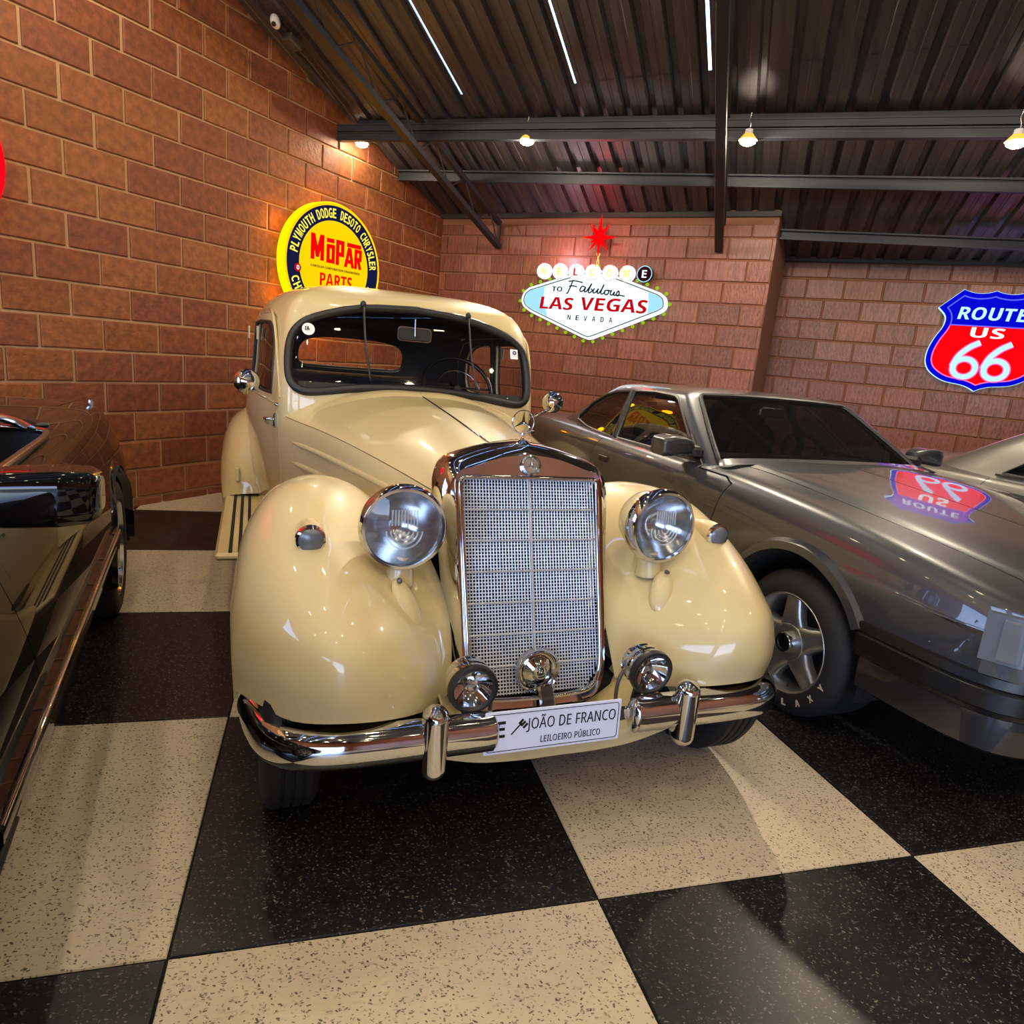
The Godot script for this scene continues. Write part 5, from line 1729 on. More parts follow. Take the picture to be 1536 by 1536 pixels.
		for k in 9:
			var q := PI / 2 * k / 8.0
			gb.append(Vector2(0.034 * cos(q), 0.068 + 0.034 * sin(q)))
		gb[0].x = 0.0
		gb[17].x = 0.0
		put("bumper_guard", moved(lathe_y(gb, 28), xf(Vector3(0.374 * s, 0.362, 0.295), Basis.from_scale(Vector3(1, 1, 1.15)))), mats.chrome, bar)
	# auctioneer's board in place of the number plate
	var px := xf(Vector3(-0.038, 0.362, 0.285), Basis(Vector3(0, 0, 1), 0.0) * Basis(Vector3(1, 0, 0), -0.05))
	mat("plate_white", Color(0.86, 0.88, 0.95), 0.4)
	var pl := put("number_plate", moved(plate(rrect(0.402, 0.120, 0.004), 0.004, 0.001), px), mats.plate_white, car)
	put("plate_border", moved(strip(rrect(0.386, 0.104, 0.008), 0.004, 0.0012), px), mats.black_plastic, pl)
	text("JOÃO DE FRANCO", 0.268, 0.047, mats.black_plastic, pl, px * xf(Vector3(0.050, 0.018, 0.004)), "lettering", false, 0.0015)
	text("LEILOEIRO PÚBLICO", 0.180, 0.024, mats.black_plastic, pl, px * xf(Vector3(0.050, -0.0275, 0.004)), "lettering", false, 0.0015)
	text("E", 0.026, 0.046, mats.black_plastic, pl, px * xf(Vector3(-0.157, 0.010, 0.004)), "lettering", true, 0.0015)
	# gavel
	put("gavel_print", moved(rbox(Vector3(0.004, 0.042, 0.0015), 0.0004), px * xf(Vector3(-0.112, 0.008, 0.0045), Basis(Vector3(0, 0, 1), -0.75))), mats.black_plastic, pl)
	for k in 3:
		put("gavel_print", moved(rbox(Vector3(0.017, 0.0065, 0.0015), 0.0004), px * xf(Vector3(-0.100 + 0.0065 * k, 0.027 - 0.0065 * k, 0.0045), Basis(Vector3(0, 0, 1), 0.8))), mats.black_plastic, pl)

func glow_lens() -> void:
	mat("grey_lens", Color(0.42, 0.44, 0.46), 0.25, 0.3)
	glass("lens_relief", Color(0.8, 0.85, 0.9), 0.35)

func lens_disc(r: float, bulge: float) -> T:
	var p := []
	for k in 7:
		var q := k / 6.0
		p.append(Vector2(r * q, bulge * (1.0 - q * q)))
	return lathe(p, 36, 60)

# ---------------------------------------------------------------- the grey coupe
func loop_side(rows: Array, s: float) -> Array:
	var o := []
	for r in rows:
		var q := []
		for p: Vector3 in r:
			q.append(Vector3(p.x * s, p.y, p.z))
		o.append(q)
	return o

# a greenhouse from rings: base plan (x, t) with t from 0 front to 1 rear; levels of y, width, front z, rear z
func cabin_half(plan: Array, levels: Array) -> T:
	var rows := []
	for l in levels:
		var row := []
		for p in plan:
			row.append(Vector3(p[0] * l[1], l[0], lerpf(l[2], l[3], p[1])))
		rows.append(row)
	return orient(loft(rows, 3, 4), Vector3(0, levels[0][0], (levels[0][2] + levels[0][3]) * 0.5))

# cut a disc out of a side (z, y)
func arch_cut(t: T, c: Vector2, r: float, s: float) -> T:
	return cut(t, 0, circle2(r, 40, c), s, 0.3 * s)[1]

func build_grey_coupe() -> void:
	var B := Basis(Vector3(0.67478705, 0, -0.73801248), UP, Vector3(0.73801248, 0, 0.67478705))
	var X := Transform3D(B, Vector3(3.85268, 0, 5.16730) + B * Vector3(2.1, 0, 0))
	var car := thing("grey_coupe", "metallic grey fastback coupe with five-spoke wheels, beside the cream saloon", "car", X)
	mat("seat_black", Color(0.045, 0.047, 0.05), 0.7)
	# station: z, width, hood centre, inner crease, crest, side bottom
	var st := [[0.60, 0.925, 0.765, 0.752, 0.738, 0.52], [0.50, 0.975, 0.785, 0.772, 0.757, 0.52], [0.25, 1.0, 0.818, 0.806, 0.797, 0.52], [-0.05, 1.0, 0.852, 0.840, 0.832, 0.52], [-0.40, 1.0, 0.885, 0.872, 0.858, 0.52], [-0.75, 1.0, 0.915, 0.900, 0.876, 0.52], [-1.02, 1.0, 0.93, 0.905, 0.880, 0.52], [-1.45, 1.0, 0.90, 0.895, 0.884, 0.52], [-2.05, 1.0, 0.90, 0.895, 0.888, 0.52], [-2.60, 1.0, 0.91, 0.905, 0.898, 0.52], [-3.10, 0.985, 0.915, 0.910, 0.90, 0.52], [-3.55, 0.93, 0.90, 0.895, 0.885, 0.52], [-3.74, 0.87, 0.87, 0.865, 0.85, 0.52]]
	var rows := []
	var low := []
	for q in st:
		var z: float = q[0]; var w: float = q[1]
		rows.append([Vector3(0, q[2], z), Vector3(0.30 * w, q[2] - 0.001, z), Vector3(0.54 * w, lerpf(q[2], q[3], 0.55), z), Vector3(0.61 * w, q[3] - 0.004, z), Vector3(0.72 * w, q[4] + 0.002, z), Vector3(0.815 * w, q[4] - 0.004, z), Vector3(0.862 * w, q[4] - 0.045, z), Vector3(0.885 * w, q[4] - 0.12, z), Vector3(0.898 * w, 0.66, z), Vector3(0.900 * w, 0.58, z), Vector3(0.897 * w, 0.50, z)])
		low.append([Vector3(0.897 * w, 0.50, z), Vector3(0.896 * w, 0.42, z), Vector3(0.880 * w, 0.33, z), Vector3(0.855 * w, 0.245, z), Vector3(0.80 * w, 0.215, z)])
	var doors := vec2s([[-0.745, 0.30], [-0.79, 0.60], [-0.765, 0.78], [-0.735, 0.845], [-0.80, 0.865], [-1.02, 0.868], [-1.06, 0.90], [-2.02, 0.905], [-2.06, 0.80], [-2.06, 0.30]])
	var fw := Vector2(-0.215, 0.300)
	var rw := Vector2(-2.78, 0.300)
	for s in [1.0, -1.0]:
		var side := orient(loft(loop_side(rows, s), 4, 4), Vector3(0, 0.4, -1.5))
		side = arch_cut(arch_cut(side, fw, 0.372, s), rw, 0.365, s)
		# hood lid: everything inside the inner crease ahead of the screen
		var hood_poly := vec2s([[0.004 * s, 0.585], [0.575 * s, 0.585], [0.615 * s, 0.50], [0.612 * s, -0.93], [0.004 * s, -0.96]])
		var hc := cut(side, 1, hood_poly)
		put("hood_half", solid(hc[0], 0.008), mats.grey_paint, car)
		side = cut(hc[1], 1, Geometry2D.offset_polygon(ccw(hood_poly), 0.005)[0])[1]
		var dc := cut(side, 0, doors, s, 0.3 * s)
		side = cut(dc[1], 0, Geometry2D.offset_polygon(ccw(doors), 0.005)[0], s, 0.3 * s)[1]
		var door := put("door", solid(keep(dc[0], 1, 0.20), 0.010), mats.grey_paint, car)
		put("handle", moved(rbox(Vector3(0.014, 0.035, 0.11), 0.004), xf(Vector3(0.886 * s, 0.765, -1.90))), mats.black_plastic, door)
		put("body_side", solid(side, 0.010), mats.grey_paint, car)
		var lo := orient(loft(loop_side(low, s), 4, 4), Vector3(0, 0.4, -1.5))
		lo = arch_cut(arch_cut(lo, fw, 0.372, s), rw, 0.365, s)
		for part in [[-2.42, -0.58], [-6.0, -3.14]]:
			put("sill_skirt", solid(keep(keep(lo, 2, part[0]), 2, part[1], false), 0.010), mats.dark_paint, car)
		# flared lips round the wheels
		for wc in [[fw, 0.372, 0.0], [rw, 0.365, 0.0]]:
			var t := T.new()
			var rr := [wc[1] - 0.012, wc[1] + 0.006, wc[1] + 0.038, wc[1] + 0.052]
			var xo := [0.885, 0.925, 0.922, 0.893]
			var g := []
			for k in 4:
				var row := PackedVector3Array()
				for i in 33:
					var a := lerpf(0.53, PI + 0.12, i / 32.0)
					row.append(Vector3(xo[k] * s, wc[0].y + sin(a) * rr[k], wc[0].x + cos(a) * rr[k]))
				g.append(row)
			put("wheel_flare", smooth(grid(g), 50), mats.grey_paint, car)
			var lin := []
			for k in 2:
				var row := PackedVector3Array()
				for i in 33:
					var a := lerpf(-0.2, PI + 0.2, i / 32.0)
					row.append(Vector3((0.895 if k == 0 else 0.22) * s, wc[0].y + sin(a) * (wc[1] + 0.004), wc[0].x + cos(a) * (wc[1] + 0.004)))
				lin.append(row)
			put("wheel_well", grid(lin), mats.dark_void, car)
			var wx := xf(Vector3(0.885 * s, 0.297, wc[0].x), Basis(Vector3(0, 0, -1), UP, Vector3(1, 0, 0)) if s > 0 else Basis(Vector3(0, 0, 1), UP, Vector3(-1, 0, 0)))
			spoke_wheel(car, wx, 0.297, 0.26, 0.203)
	# black bumper band, wrapped round the nose, and the grey valance under it
	band_round(car, "bumper_band", [[0.535, 0.0], [0.532, 0.016], [0.505, 0.020], [0.498, 0.012], [0.490, 0.022], [0.435, 0.024], [0.428, 0.014], [0.415, 0.012], [0.405, 0.0]], 0.13, mats.bumper_black)
	band_round(car, "valance", [[0.408, 0.004], [0.36, 0.006], [0.30, 0.002], [0.285, -0.02]], 0.15, mats.dark_paint)
	# nose: body-coloured face, wrap-round lamps, plate
	var nose := T.new()
	var top_row := PackedVector3Array()
	var bot_row := PackedVector3Array()
	for i in 25:
		var a := lerpf(-1.0, 1.0, i / 24.0)
		var q := nose_point(a)
		top_row.append(Vector3(q.x, 0.765 - 0.027 * absf(a), q.y))
		bot_row.append(Vector3(q.x, 0.53, q.y + 0.012))
	var mid := PackedVector3Array()
	for i in 25:
		mid.append(top_row[i].lerp(bot_row[i], 0.12) + Vector3(0, 0.0, 0.012))
	put("nose_panel", smooth(grid([top_row, mid, bot_row]), 50), mats.grey_paint, car)
	put("grille_panel", moved(rbox(Vector3(1.0, 0.13, 0.03), 0.01), xf(Vector3(0, 0.63, 0.685))), mats.black_plastic, car)
	mat("lens_grey", Color(0.45, 0.47, 0.49), 0.12, 0.4)
	mat("lamp_frame", Color(0.45, 0.47, 0.5), 0.25, 0.6)
	for s in [1.0, -1.0]:
		var fr := put("lamp_frame", nose_patch(0.862, 1.0, 0.570, 0.732, 0.010, s), mats.lamp_frame, car)
		put("indicator", nose_patch(0.880, 0.965, 0.584, 0.718, 0.020, s), mats.lens_grey, fr)
		put("headlamp", nose_patch(0.62, 0.852, 0.574, 0.728, 0.010, s), mats.lens_grey, fr)
	var np := put("front_plate", moved(plate(rrect(0.42, 0.13, 0.006), 0.006, 0.001), xf(Vector3(-0.56, 0.37, 0.655), Basis(UP, -0.18))), mats.plate_white, car)
	text("S", 0.05, 0.08, mats.black_plastic, np, xf(Vector3(-0.72, 0.375, 0.637), Basis(UP, -0.18)))
	coupe_cabin(car)

func nose_patch(u0: float, u1: float, y0: float, y1: float, out: float, s: float) -> T:
	var g := []
	for k in 4:
		var row := PackedVector3Array()
		var y: float = [y0, y0 + 0.008, y1 - 0.008, y1][k]
		for i in 11:
			var o := out if k in [1, 2] and i > 0 and i < 10 else -0.004
			var u := lerpf(u0, u1, clampf((i - 1) / 8.0, 0.0, 1.0))
			var q := nose_point(u * s)
			var e := nose_point(minf(u + 0.03, 1.0) * s) - nose_point((u - 0.03) * s)
			var n := Vector2(e.y, -e.x).normalized() * s
			if n.y < 0.0 and absf(n.x) < 0.7:
				n = -n
			row.append(Vector3(q.x + absf(n.x) * s * o, y, q.y + absf(n.y) * o))
		g.append(row)
	return smooth(grid(g), 40)

func nose_point(a: float) -> Vector2:
	# plan of the nose: a from -1 (viewer's left corner) to 1; returns (x, z)
	var s := signf(a)
	var u := absf(a)
	var x := ramp(u, [0.0, 0.5, 0.8, 0.92, 1.0], [0.0, 0.46, 0.735, 0.835, 0.880])
	var z := ramp(u, [0.0, 0.5, 0.8, 0.92, 1.0], [0.715, 0.695, 0.655, 0.610, 0.520])
	return Vector2(x * s, z)

func band_round(car: Node3D, called: String, prof: Array, z0: float, m: Material) -> void:
	var path := []
	for q in [[0.895, z0], [0.893, z0 + 0.15], [0.884, 0.44], [0.865, 0.53], [0.825, 0.60], [0.74, 0.652], [0.6, 0.68], [0.3, 0.705], [0.0, 0.712]]:
		path.append(Vector3(q[0], 0, q[1]))
	var half := spline(path, 4)
	var full := PackedVector3Array()
	for p in half:
		full.append(p)
	for i in range(half.size() - 2, -1, -1):
		full.append(Vector3(-half[i].x, 0, half[i].z))
	var g := []
	for q in prof:
		var row := PackedVector3Array()
		for i in full.size():
			var d := (full[mini(i + 1, full.size() - 1)] - full[maxi(i - 1, 0)]).normalized()
			var n := Vector3(-d.z, 0, d.x)
			if n.dot(full[i] - Vector3(0, 0, 0.0)) < 0.0:
				n = -n
			row.append(full[i] + n * (q[1] + 0.004) + Vector3(0, q[0], 0))
		g.append(row)
	put(called, smooth(grid(g), 35), m, car)

func spoke_wheel(car: Node3D, x: Transform3D, R: float, w: float, r: float) -> void:
	var wh := put("wheel", moved(lathe([Vector2(r - 0.03, -w + 0.03), Vector2(r - 0.03, -0.06), Vector2(r - 0.018, -0.035), Vector2(r - 0.012, -0.014), Vector2(r - 0.006, -0.004), Vector2(r, 0.0), Vector2(r + 0.004, -0.004), Vector2(r + 0.002, -0.012)], 48), x), mats.alloy, car)
	put("tyre", moved(lathe([Vector2(r, -w), Vector2(r + 0.02, -w - 0.006), Vector2(R - 0.03, -w + 0.002), Vector2(R, -w + 0.03), Vector2(R, -0.045), Vector2(R - 0.004, -0.028), Vector2(R - 0.022, -0.010), Vector2(R - 0.05, 0.002), Vector2(r + 0.02, 0.004), Vector2(r + 0.004, 0.0), Vector2(r, -0.01)], 56, 35), x), mats.rubber, wh)
	# five tapered spokes from a dished centre
	for k in 5:
		var a := PI / 2 + TAU * (k + 0.1) / 5
		var d := Vector3(cos(a), sin(a), 0)
		var n := Vector3(-sin(a), cos(a), 0)
		var t := loft(rows3([]) if false else [
			[d * 0.05 + n * 0.070 + Vector3(0, 0, -0.055), d * 0.05 + n * 0.058 + Vector3(0, 0, -0.026), d * 0.05 + Vector3(0, 0, -0.022), d * 0.05 - n * 0.058 + Vector3(0, 0, -0.026), d * 0.05 - n * 0.070 + Vector3(0, 0, -0.055)],
			[d * 0.11 + n * 0.050 + Vector3(0, 0, -0.055), d * 0.11 + n * 0.041 + Vector3(0, 0, -0.022), d * 0.11 + Vector3(0, 0, -0.016), d * 0.11 - n * 0.041 + Vector3(0, 0, -0.022), d * 0.11 - n * 0.050 + Vector3(0, 0, -0.055)],
			[d * (r - 0.014) + n * 0.042 + Vector3(0, 0, -0.06), d * (r - 0.012) + n * 0.032 + Vector3(0, 0, -0.026), d * (r - 0.012) + Vector3(0, 0, -0.020), d * (r - 0.012) - n * 0.032 + Vector3(0, 0, -0.026), d * (r - 0.014) - n * 0.042 + Vector3(0, 0, -0.06)]], 4, 3)
		put("spoke", moved(t, x), mats.alloy, wh)
	put("hub", moved(lathe([Vector2(0.085, -0.05), Vector2(0.082, -0.024), Vector2(0.075, -0.018), Vector2(0.040, -0.022)], 36), x), mats.alloy, wh)
	put("hub_ring", moved(lathe([Vector2(0.046, -0.025), Vector2(0.044, 0.0), Vector2(0.038, 0.010), Vector2(0.028, 0.010), Vector2(0.025, 0.0), Vector2(0.024, -0.03)], 32), x), mats.chrome_soft, wh)
	put("hub_hole", moved(lathe([Vector2(0.0, -0.028), Vector2(0.026, -0.028)], 24), x), mats.dark_void, wh)
	put("brake_disc", moved(lathe([Vector2(0.0, -0.10), Vector2(r - 0.05, -0.10)], 36), x), mats.steel_dark, wh)
	put("valve", moved(tube(PackedVector3Array([Vector3(0.03, -r + 0.05, -0.03), Vector3(0.045, -r + 0.03, -0.015)]), 0.004, 8), x), mats.rubber, wh)
	# raised white letters along the sidewall
	for k in 6:
		var a := deg_to_rad(-112.0 + 18.0 * k)
		var rr := r + 0.037
		text("GALAXY"[k], 0.022, 0.026, mats.letter_grey, wh, x * xf(Vector3(cos(a) * rr, sin(a) * rr, 0.0042), Basis(Vector3(0, 0, 1), a + PI / 2)), "raised_letter")

func coupe_cabin(car: Node3D) -> void:
	var plan := [[0.0, 0.0], [0.45, 0.006], [0.80, 0.022], [0.93, 0.032], [0.99, 0.052], [1.0, 0.10], [1.0, 0.25], [1.0, 0.42], [0.985, 0.60], [0.95, 0.76], [0.86, 0.90], [0.60, 0.975], [0.30, 0.996], [0.0, 1.0]]
	var lv := [[0.84, 0.775, -0.885, -3.40], [0.905, 0.752, -0.985, -3.22], [1.0, 0.714, -1.140, -2.98], [1.1, 0.672, -1.305, -2.76], [1.175, 0.632, -1.43, -2.58], [1.208, 0.592, -1.49, -2.48], [1.228, 0.50, -1.56, -2.36], [1.240, 0.38, -1.66, -2.22], [1.246, 0.20, -1.76, -2.06], [1.247, 0.0, -1.88, -1.92]]
	var shell := both(cabin_half(plan, lv))
	# windscreen and rear glass
	var ws := mirror_x(vec2s([[0, 0.875], [0.30, 0.877], [0.60, 0.882], [0.69, 0.895], [0.688, 0.915], [0.64, 1.02], [0.585, 1.12], [0.545, 1.19], [0.52, 1.205], [0.30, 1.214], [0, 1.217]]))
	var c := cut(shell, 2, ws, 1.0, -1.9)
	var gl: T = c[0]
	shell = c[1]
	var bw := mirror_x(vec2s([[0, 0.93], [0.40, 0.93], [0.52, 0.95], [0.50, 1.05], [0.45, 1.15], [0.40, 1.18], [0, 1.19]]))
	c = cut(shell, 2, bw, -1.0, -2.2)
	var rg: T = c[0]
	shell = c[1]
	var door_glass := vec2s([[-1.14, 0.885], [-1.30, 1.00], [-1.545, 1.165], [-1.60, 1.185], [-1.83, 1.192], [-2.055, 1.176], [-1.985, 0.885]])
	var quarter := spline2([Vector2(-2.03, 0.885), Vector2(-2.075, 1.06), Vector2(-2.11, 1.175), Vector2(-2.30, 1.160), Vector2(-2.45, 1.125), Vector2(-2.59, 1.06), Vector2(-2.68, 0.955), Vector2(-2.66, 0.925), Vector2(-2.45, 0.898), Vector2(-2.20, 0.885)], 1, true)
	for s in [1.0, -1.0]:
		for q in [[door_glass, "door_window"], [quarter, "quarter_window"]]:
			var dc := cut(shell, 0, q[0], s, 0.2 * s)
			shell = dc[1]
			var pane: T = dc[0]
			var wn := put(q[1], shifted(pane, -0.004), mats.tint_glass, car)
			put("window_seal", tube(rim_of(pane, 0, q[0]), 0.011, 6, true, true), mats.rubber_trim, wn)
		# door pillar trim
		put("pillar_trim", tube(PackedVector3Array([Vector3(0.752 * s, 0.885, -2.005), Vector3(0.68 * s, 1.05, -2.055), Vector3(0.618 * s, 1.178, -2.085)]), 0.020, 8), mats.rubber_trim, car)
		# mirror
		var mm := put("door_mirror", mirror_shell(s), mats.grey_paint, car)
		put("mirror_foot", moved(rbox(Vector3(0.06, 0.06, 0.13), 0.015), xf(Vector3(0.765 * s, 0.93, -1.16), Basis(UP, 0.3 * s))), mats.black_plastic, mm)
		put("sail_panel", moved(plate(vec2s([[0, 0], [0.20, 0.0], [0.20, 0.14]]) if s < 0 else vec2s([[0, 0], [-0.20, 0.0], [-0.20, 0.14]]), 0.012), xf(Vector3(0.762 * s, 0.878, -1.075), Basis(Vector3(0, 0, -1) if s < 0 else Vector3(0, 0, 1), Vector3(-0.35 * s, 0.94, 0), Vector3(s, 0.0, 0)))), mats.black_plastic, mm)
	put("roof_shell", solid(shell, 0.014), mats.grey_paint, car)
	put("lining", shifted(shell, -0.024), mats.seat_black, car)
	var wn := put("windscreen", shifted(gl, -0.004), mats.tint_glass, car)
	put("screen_seal", tube(rim_of(gl, 2, ws), 0.013, 6, true, true), mats.rubber_trim, wn)
	var rn := put("rear_window", shifted(rg, -0.004), mats.tint_glass, car)
	put("rear_seal", tube(rim_of(rg, 2, bw), 0.011, 6, true, true), mats.rubber_trim, rn)
	# raised cowl lip under the screen
	put("cowl_lip", loft(rows3([[[-0.74, 0.885, -0.98], [-0.70, 0.905, -0.93], [-0.4, 0.915, -0.90], [0.0, 0.92, -0.885], [0.4, 0.915, -0.90], [0.70, 0.905, -0.93], [0.74, 0.885, -0.98]], [[-0.715, 0.91, -1.02], [-0.66, 0.925, -1.0], [-0.4, 0.935, -0.98], [0.0, 0.94, -0.97], [0.4, 0.935, -0.98], [0.66, 0.925, -1.0], [0.715, 0.91, -1.02]]]), 3, 3), mats.grey_paint, car)
	# inside
	put("cabin_floor", moved(rbox(Vector3(1.4, 0.03, 2.4), 0.01), xf(Vector3(0, 0.42, -2.1))), mats.dark_void, car)
	put("dashboard", moved(rbox(Vector3(1.3, 0.14, 0.34), 0.05), xf(Vector3(0, 0.84, -1.22))), mats.seat_black, car)
	for s in [1.0, -1.0]:
		var se := put("seat", moved(rbox(Vector3(0.46, 0.56, 0.15), 0.06), xf(Vector3(0.34 * s, 0.74, -2.05), Basis(Vector3(1, 0, 0), -0.28))), mats.seat_black, car)
		put("headrest", moved(rbox(Vector3(0.28, 0.16, 0.10), 0.04), xf(Vector3(0.34 * s, 1.075, -2.13), Basis(Vector3(1, 0, 0), -0.15))), mats.seat_black, se)
		put("seat_cushion", moved(rbox(Vector3(0.46, 0.14, 0.5), 0.05), xf(Vector3(0.34 * s, 0.50, -1.78))), mats.seat_black, se)
	put("wheel_rim", moved(ring_tube(0.18, 0.013, 32), xf(Vector3(0.34, 0.86, -1.52), Basis(Vector3(1, 0, 0), -0.6))), mats.seat_black, car)
	put("inside_mirror", moved(plate(rrect(0.19, 0.06, 0.015), 0.015, 0.004), xf(Vector3(0, 1.135, -1.52))), mats.chrome_soft, car)

func mirror_shell(s: float) -> T:
	# a squarish pod, tapering to its foot
	var rows := []
	for q in [[0.785, 0.030, 0.035, 0.952], [0.80, 0.036, 0.045, 0.955], [0.86, 0.045, 0.065, 0.962], [0.93, 0.050, 0.075, 0.958], [0.975, 0.046, 0.070, 0.952], [0.985, 0.040, 0.060, 0.950]]:
		var row := PackedVector3Array()
		for p in rrect(q[2] * 2.0, q[1] * 2.0, 0.022, 4):
			row.append(Vector3(q[0] * s, q[3] + p.y, -1.175 + p.x))
		rows.append(row)
	var t := grid(rows, false, true)
	for e in [0, rows.size() - 1]:
		var r: PackedVector3Array = rows[e]
		var c := Vector3.ZERO
		for p in r:
			c += p / r.size()
		for i in r.size():
			t.tri(c, r[i], r[(i + 1) % r.size()])
	return smooth(t, 50)

# ---------------------------------------------------------------- the black convertible at the left border
func build_black_convertible() -> void:
	# local frame: x = 0 is the flank towards the cream car, y up, z towards its nose
	var X := Transform3D(Basis(Vector3(0.62698711, 0, -0.77902963), UP, Vector3(0.77902963, 0, 0.62698711)), Vector3(1.83490, 0, 5.13771))
	var car := thing("black_convertible", "glossy black open convertible with a large door mirror, at the left", "car", X)
	mat("leather_black", Color(0.06, 0.06, 0.065), 0.5)
	var cx := -0.93
	# station: z, inset of the flank, deck height, shoulder height
	var st := [[3.75, 0.36, 0.66, 0.62], [3.6, 0.16, 0.73, 0.69], [3.3, 0.05, 0.80, 0.75], [2.7, 0.0, 0.87, 0.81], [2.1, 0.0, 0.91, 0.855], [1.7, 0.0, 0.915, 0.875], [1.0, 0.0, 0.915, 0.882], [0.45, 0.0, 0.925, 0.89], [0.0, 0.0, 0.93, 0.895], [-0.35, 0.005, 0.93, 0.89], [-0.75, 0.03, 0.915, 0.875], [-1.05, 0.085, 0.885, 0.84], [-1.20, 0.15, 0.83, 0.78], [-1.27, 0.24, 0.72, 0.68]]
	var rows := []
	for q in st:
		var z: float = q[0]; var o: float = q[1]; var d: float = q[2]; var s: float = q[3]
		rows.append([Vector3(cx, d, z), Vector3(-0.62, d - 0.002, z), Vector3(-0.36 - o * 0.3, d - 0.006, z), Vector3(-0.20 - o * 0.7, d - 0.016, z), Vector3(-0.125 - o, s, z), Vector3(-0.085 - o, s - 0.05, z), Vector3(-0.045 - o, s - 0.15, z), Vector3(-0.015 - o, 0.62, z), Vector3(-0.002 - o, 0.53, z), Vector3(-0.002 - o, 0.44, z), Vector3(-0.015 - o, 0.34, z), Vector3(-0.045 - o, 0.25, z), Vector3(-0.085 - o, 0.20, z)])
	var side := orient(loft(rows, 4, 4), Vector3(cx, 0.4, 1.2))
	var wheels := [[Vector2(-0.12, 0.315), 0.372], [Vector2(2.57, 0.315), 0.372]]
	for w in wheels:
		side = cut(side, 0, circle2(w[1], 40, w[0]), 1.0, -0.35)[1]
	# cockpit opening and boot lid seen from above (x, z)
	var pit := spline2([Vector2(cx + 0.003, 0.36), Vector2(-0.40, 0.36), Vector2(-0.21, 0.40), Vector2(-0.165, 0.52), Vector2(-0.16, 0.80), Vector2(-0.165, 1.55), Vector2(-0.21, 1.78), Vector2(-0.40, 1.86), Vector2(cx + 0.003, 1.90)], 4)
	side = cut(side, 1, pit)[1]
	var lid := spline2([Vector2(cx + 0.003, -1.10), Vector2(-0.50, -1.08), Vector2(-0.34, -1.02), Vector2(-0.27, -0.90), Vector2(-0.265, -0.45), Vector2(-0.30, -0.36), Vector2(-0.50, -0.33), Vector2(cx + 0.003, -0.33)], 3)
	var lc := cut(side, 1, lid, 0.0)
	var lid_t: T = keep(lc[0], 1, 0.6)
	var rest := T.new().add(lc[1])
	rest.add(keep(lc[0], 1, 0.6, false))
	rest = cut_above(rest, Geometry2D.offset_polygon(ccw(lid), 0.005)[0], 0.6)
	var door := vec2s([[0.42, 0.26], [0.30, 0.42], [0.28, 0.60], [0.34, 0.97], [1.62, 0.97], [1.66, 0.80], [1.66, 0.26]])
	var dc := cut(rest, 0, door, 1.0, -0.35)
	var dgap := cut(dc[1], 0, Geometry2D.offset_polygon(ccw(door), 0.004)[0], 1.0, -0.35)
	rest = dgap[1]
	var mir := Transform3D(Basis.from_scale(Vector3(-1, 1, 1)), Vector3(2.0 * cx, 0, 0))
	for k in 2:
		var x := Transform3D.IDENTITY if k == 0 else mir
		put("body_side", solid(moved(rest, x), 0.010), mats.black_paint, car)
		put("boot_lid", solid(moved(lid_t, x), 0.010), mats.black_paint, car)
		var dn := put("door", solid(moved(dc[0], x), 0.010), mats.black_paint, car)
		put("handle", moved(moved(rbox(Vector3(0.02, 0.035, 0.17), 0.008), xf(Vector3(-0.030, 0.70, 0.55))), x), mats.black_paint, dn)
		# flank strip with a bright insert
		var sp := PackedVector3Array()
		for q in [[0.006, 2.13], [0.006, 1.6], [0.006, 1.0], [0.006, 0.5], [0.006, 0.27]]:
			sp.append(Vector3(q[0], 0.487, q[1]))
		var sec := vec2s([[-0.012, -0.032], [0.010, -0.028], [0.020, -0.010], [0.020, 0.010], [0.010, 0.028], [-0.012, 0.032]])
		var strip_t := sweep(sec, sp)
		var stn := put("flank_strip", moved(strip_t, x), mats.black_paint, car)
		put("strip_insert", moved(tube(PackedVector3Array([Vector3(0.022, 0.504, 2.12), Vector3(0.022, 0.504, 0.28)]), 0.005, 8), x), mats.chrome, stn)
		# pit lining
		var edge := PackedVector3Array()
		for p in pit:
			edge.append(Vector3(p.x, 0.915, p.y))
		var low := PackedVector3Array()
		for p in pit:
			low.append(Vector3(lerpf(p.x, cx, 0.04), 0.35, p.y))
		put("cockpit_side", moved(grid([edge, low]), x), mats.leather_black, car)
		put("cockpit_trim", moved(tube(edge.slice(4, edge.size() - 4), 0.011, 8), x), mats.chrome_soft, car)
		for w in wheels:
			var lin := []
			for e in 2:
				var row := PackedVector3Array()
				for i in 33:
					var a := lerpf(-0.2, PI + 0.2, i / 32.0)
					row.append(Vector3(-0.01 if e == 0 else -0.35, w[0].y + sin(a) * (w[1] + 0.003), w[0].x + cos(a) * (w[1] + 0.003)))
				lin.append(row)
			put("wheel_well", moved(grid(lin), x), mats.dark_void, car)
			var g := []
			for e in 4:
				var row := PackedVector3Array()
				for i in 33:
					var a := lerpf(-0.15, PI + 0.15, i / 32.0)
					var rr: float = w[1] + [-0.008, 0.004, 0.020, 0.032][e]
					row.append(Vector3([-0.03, 0.010, 0.010, -0.012][e] - maxf(sin(a) * rr + w[0].y - 0.55, 0.0) * 0.25, w[0].y + sin(a) * rr, w[0].x + cos(a) * rr))
				g.append(row)
			put("wheel_lip", moved(smooth(grid(g), 60), x), mats.black_paint, car)
			var wx := x * xf(Vector3(-0.02, 0.315, w[0].x), Basis(Vector3(0, 0, -1), UP, Vector3(1, 0, 0)))
			chrome_wheel(car, wx)
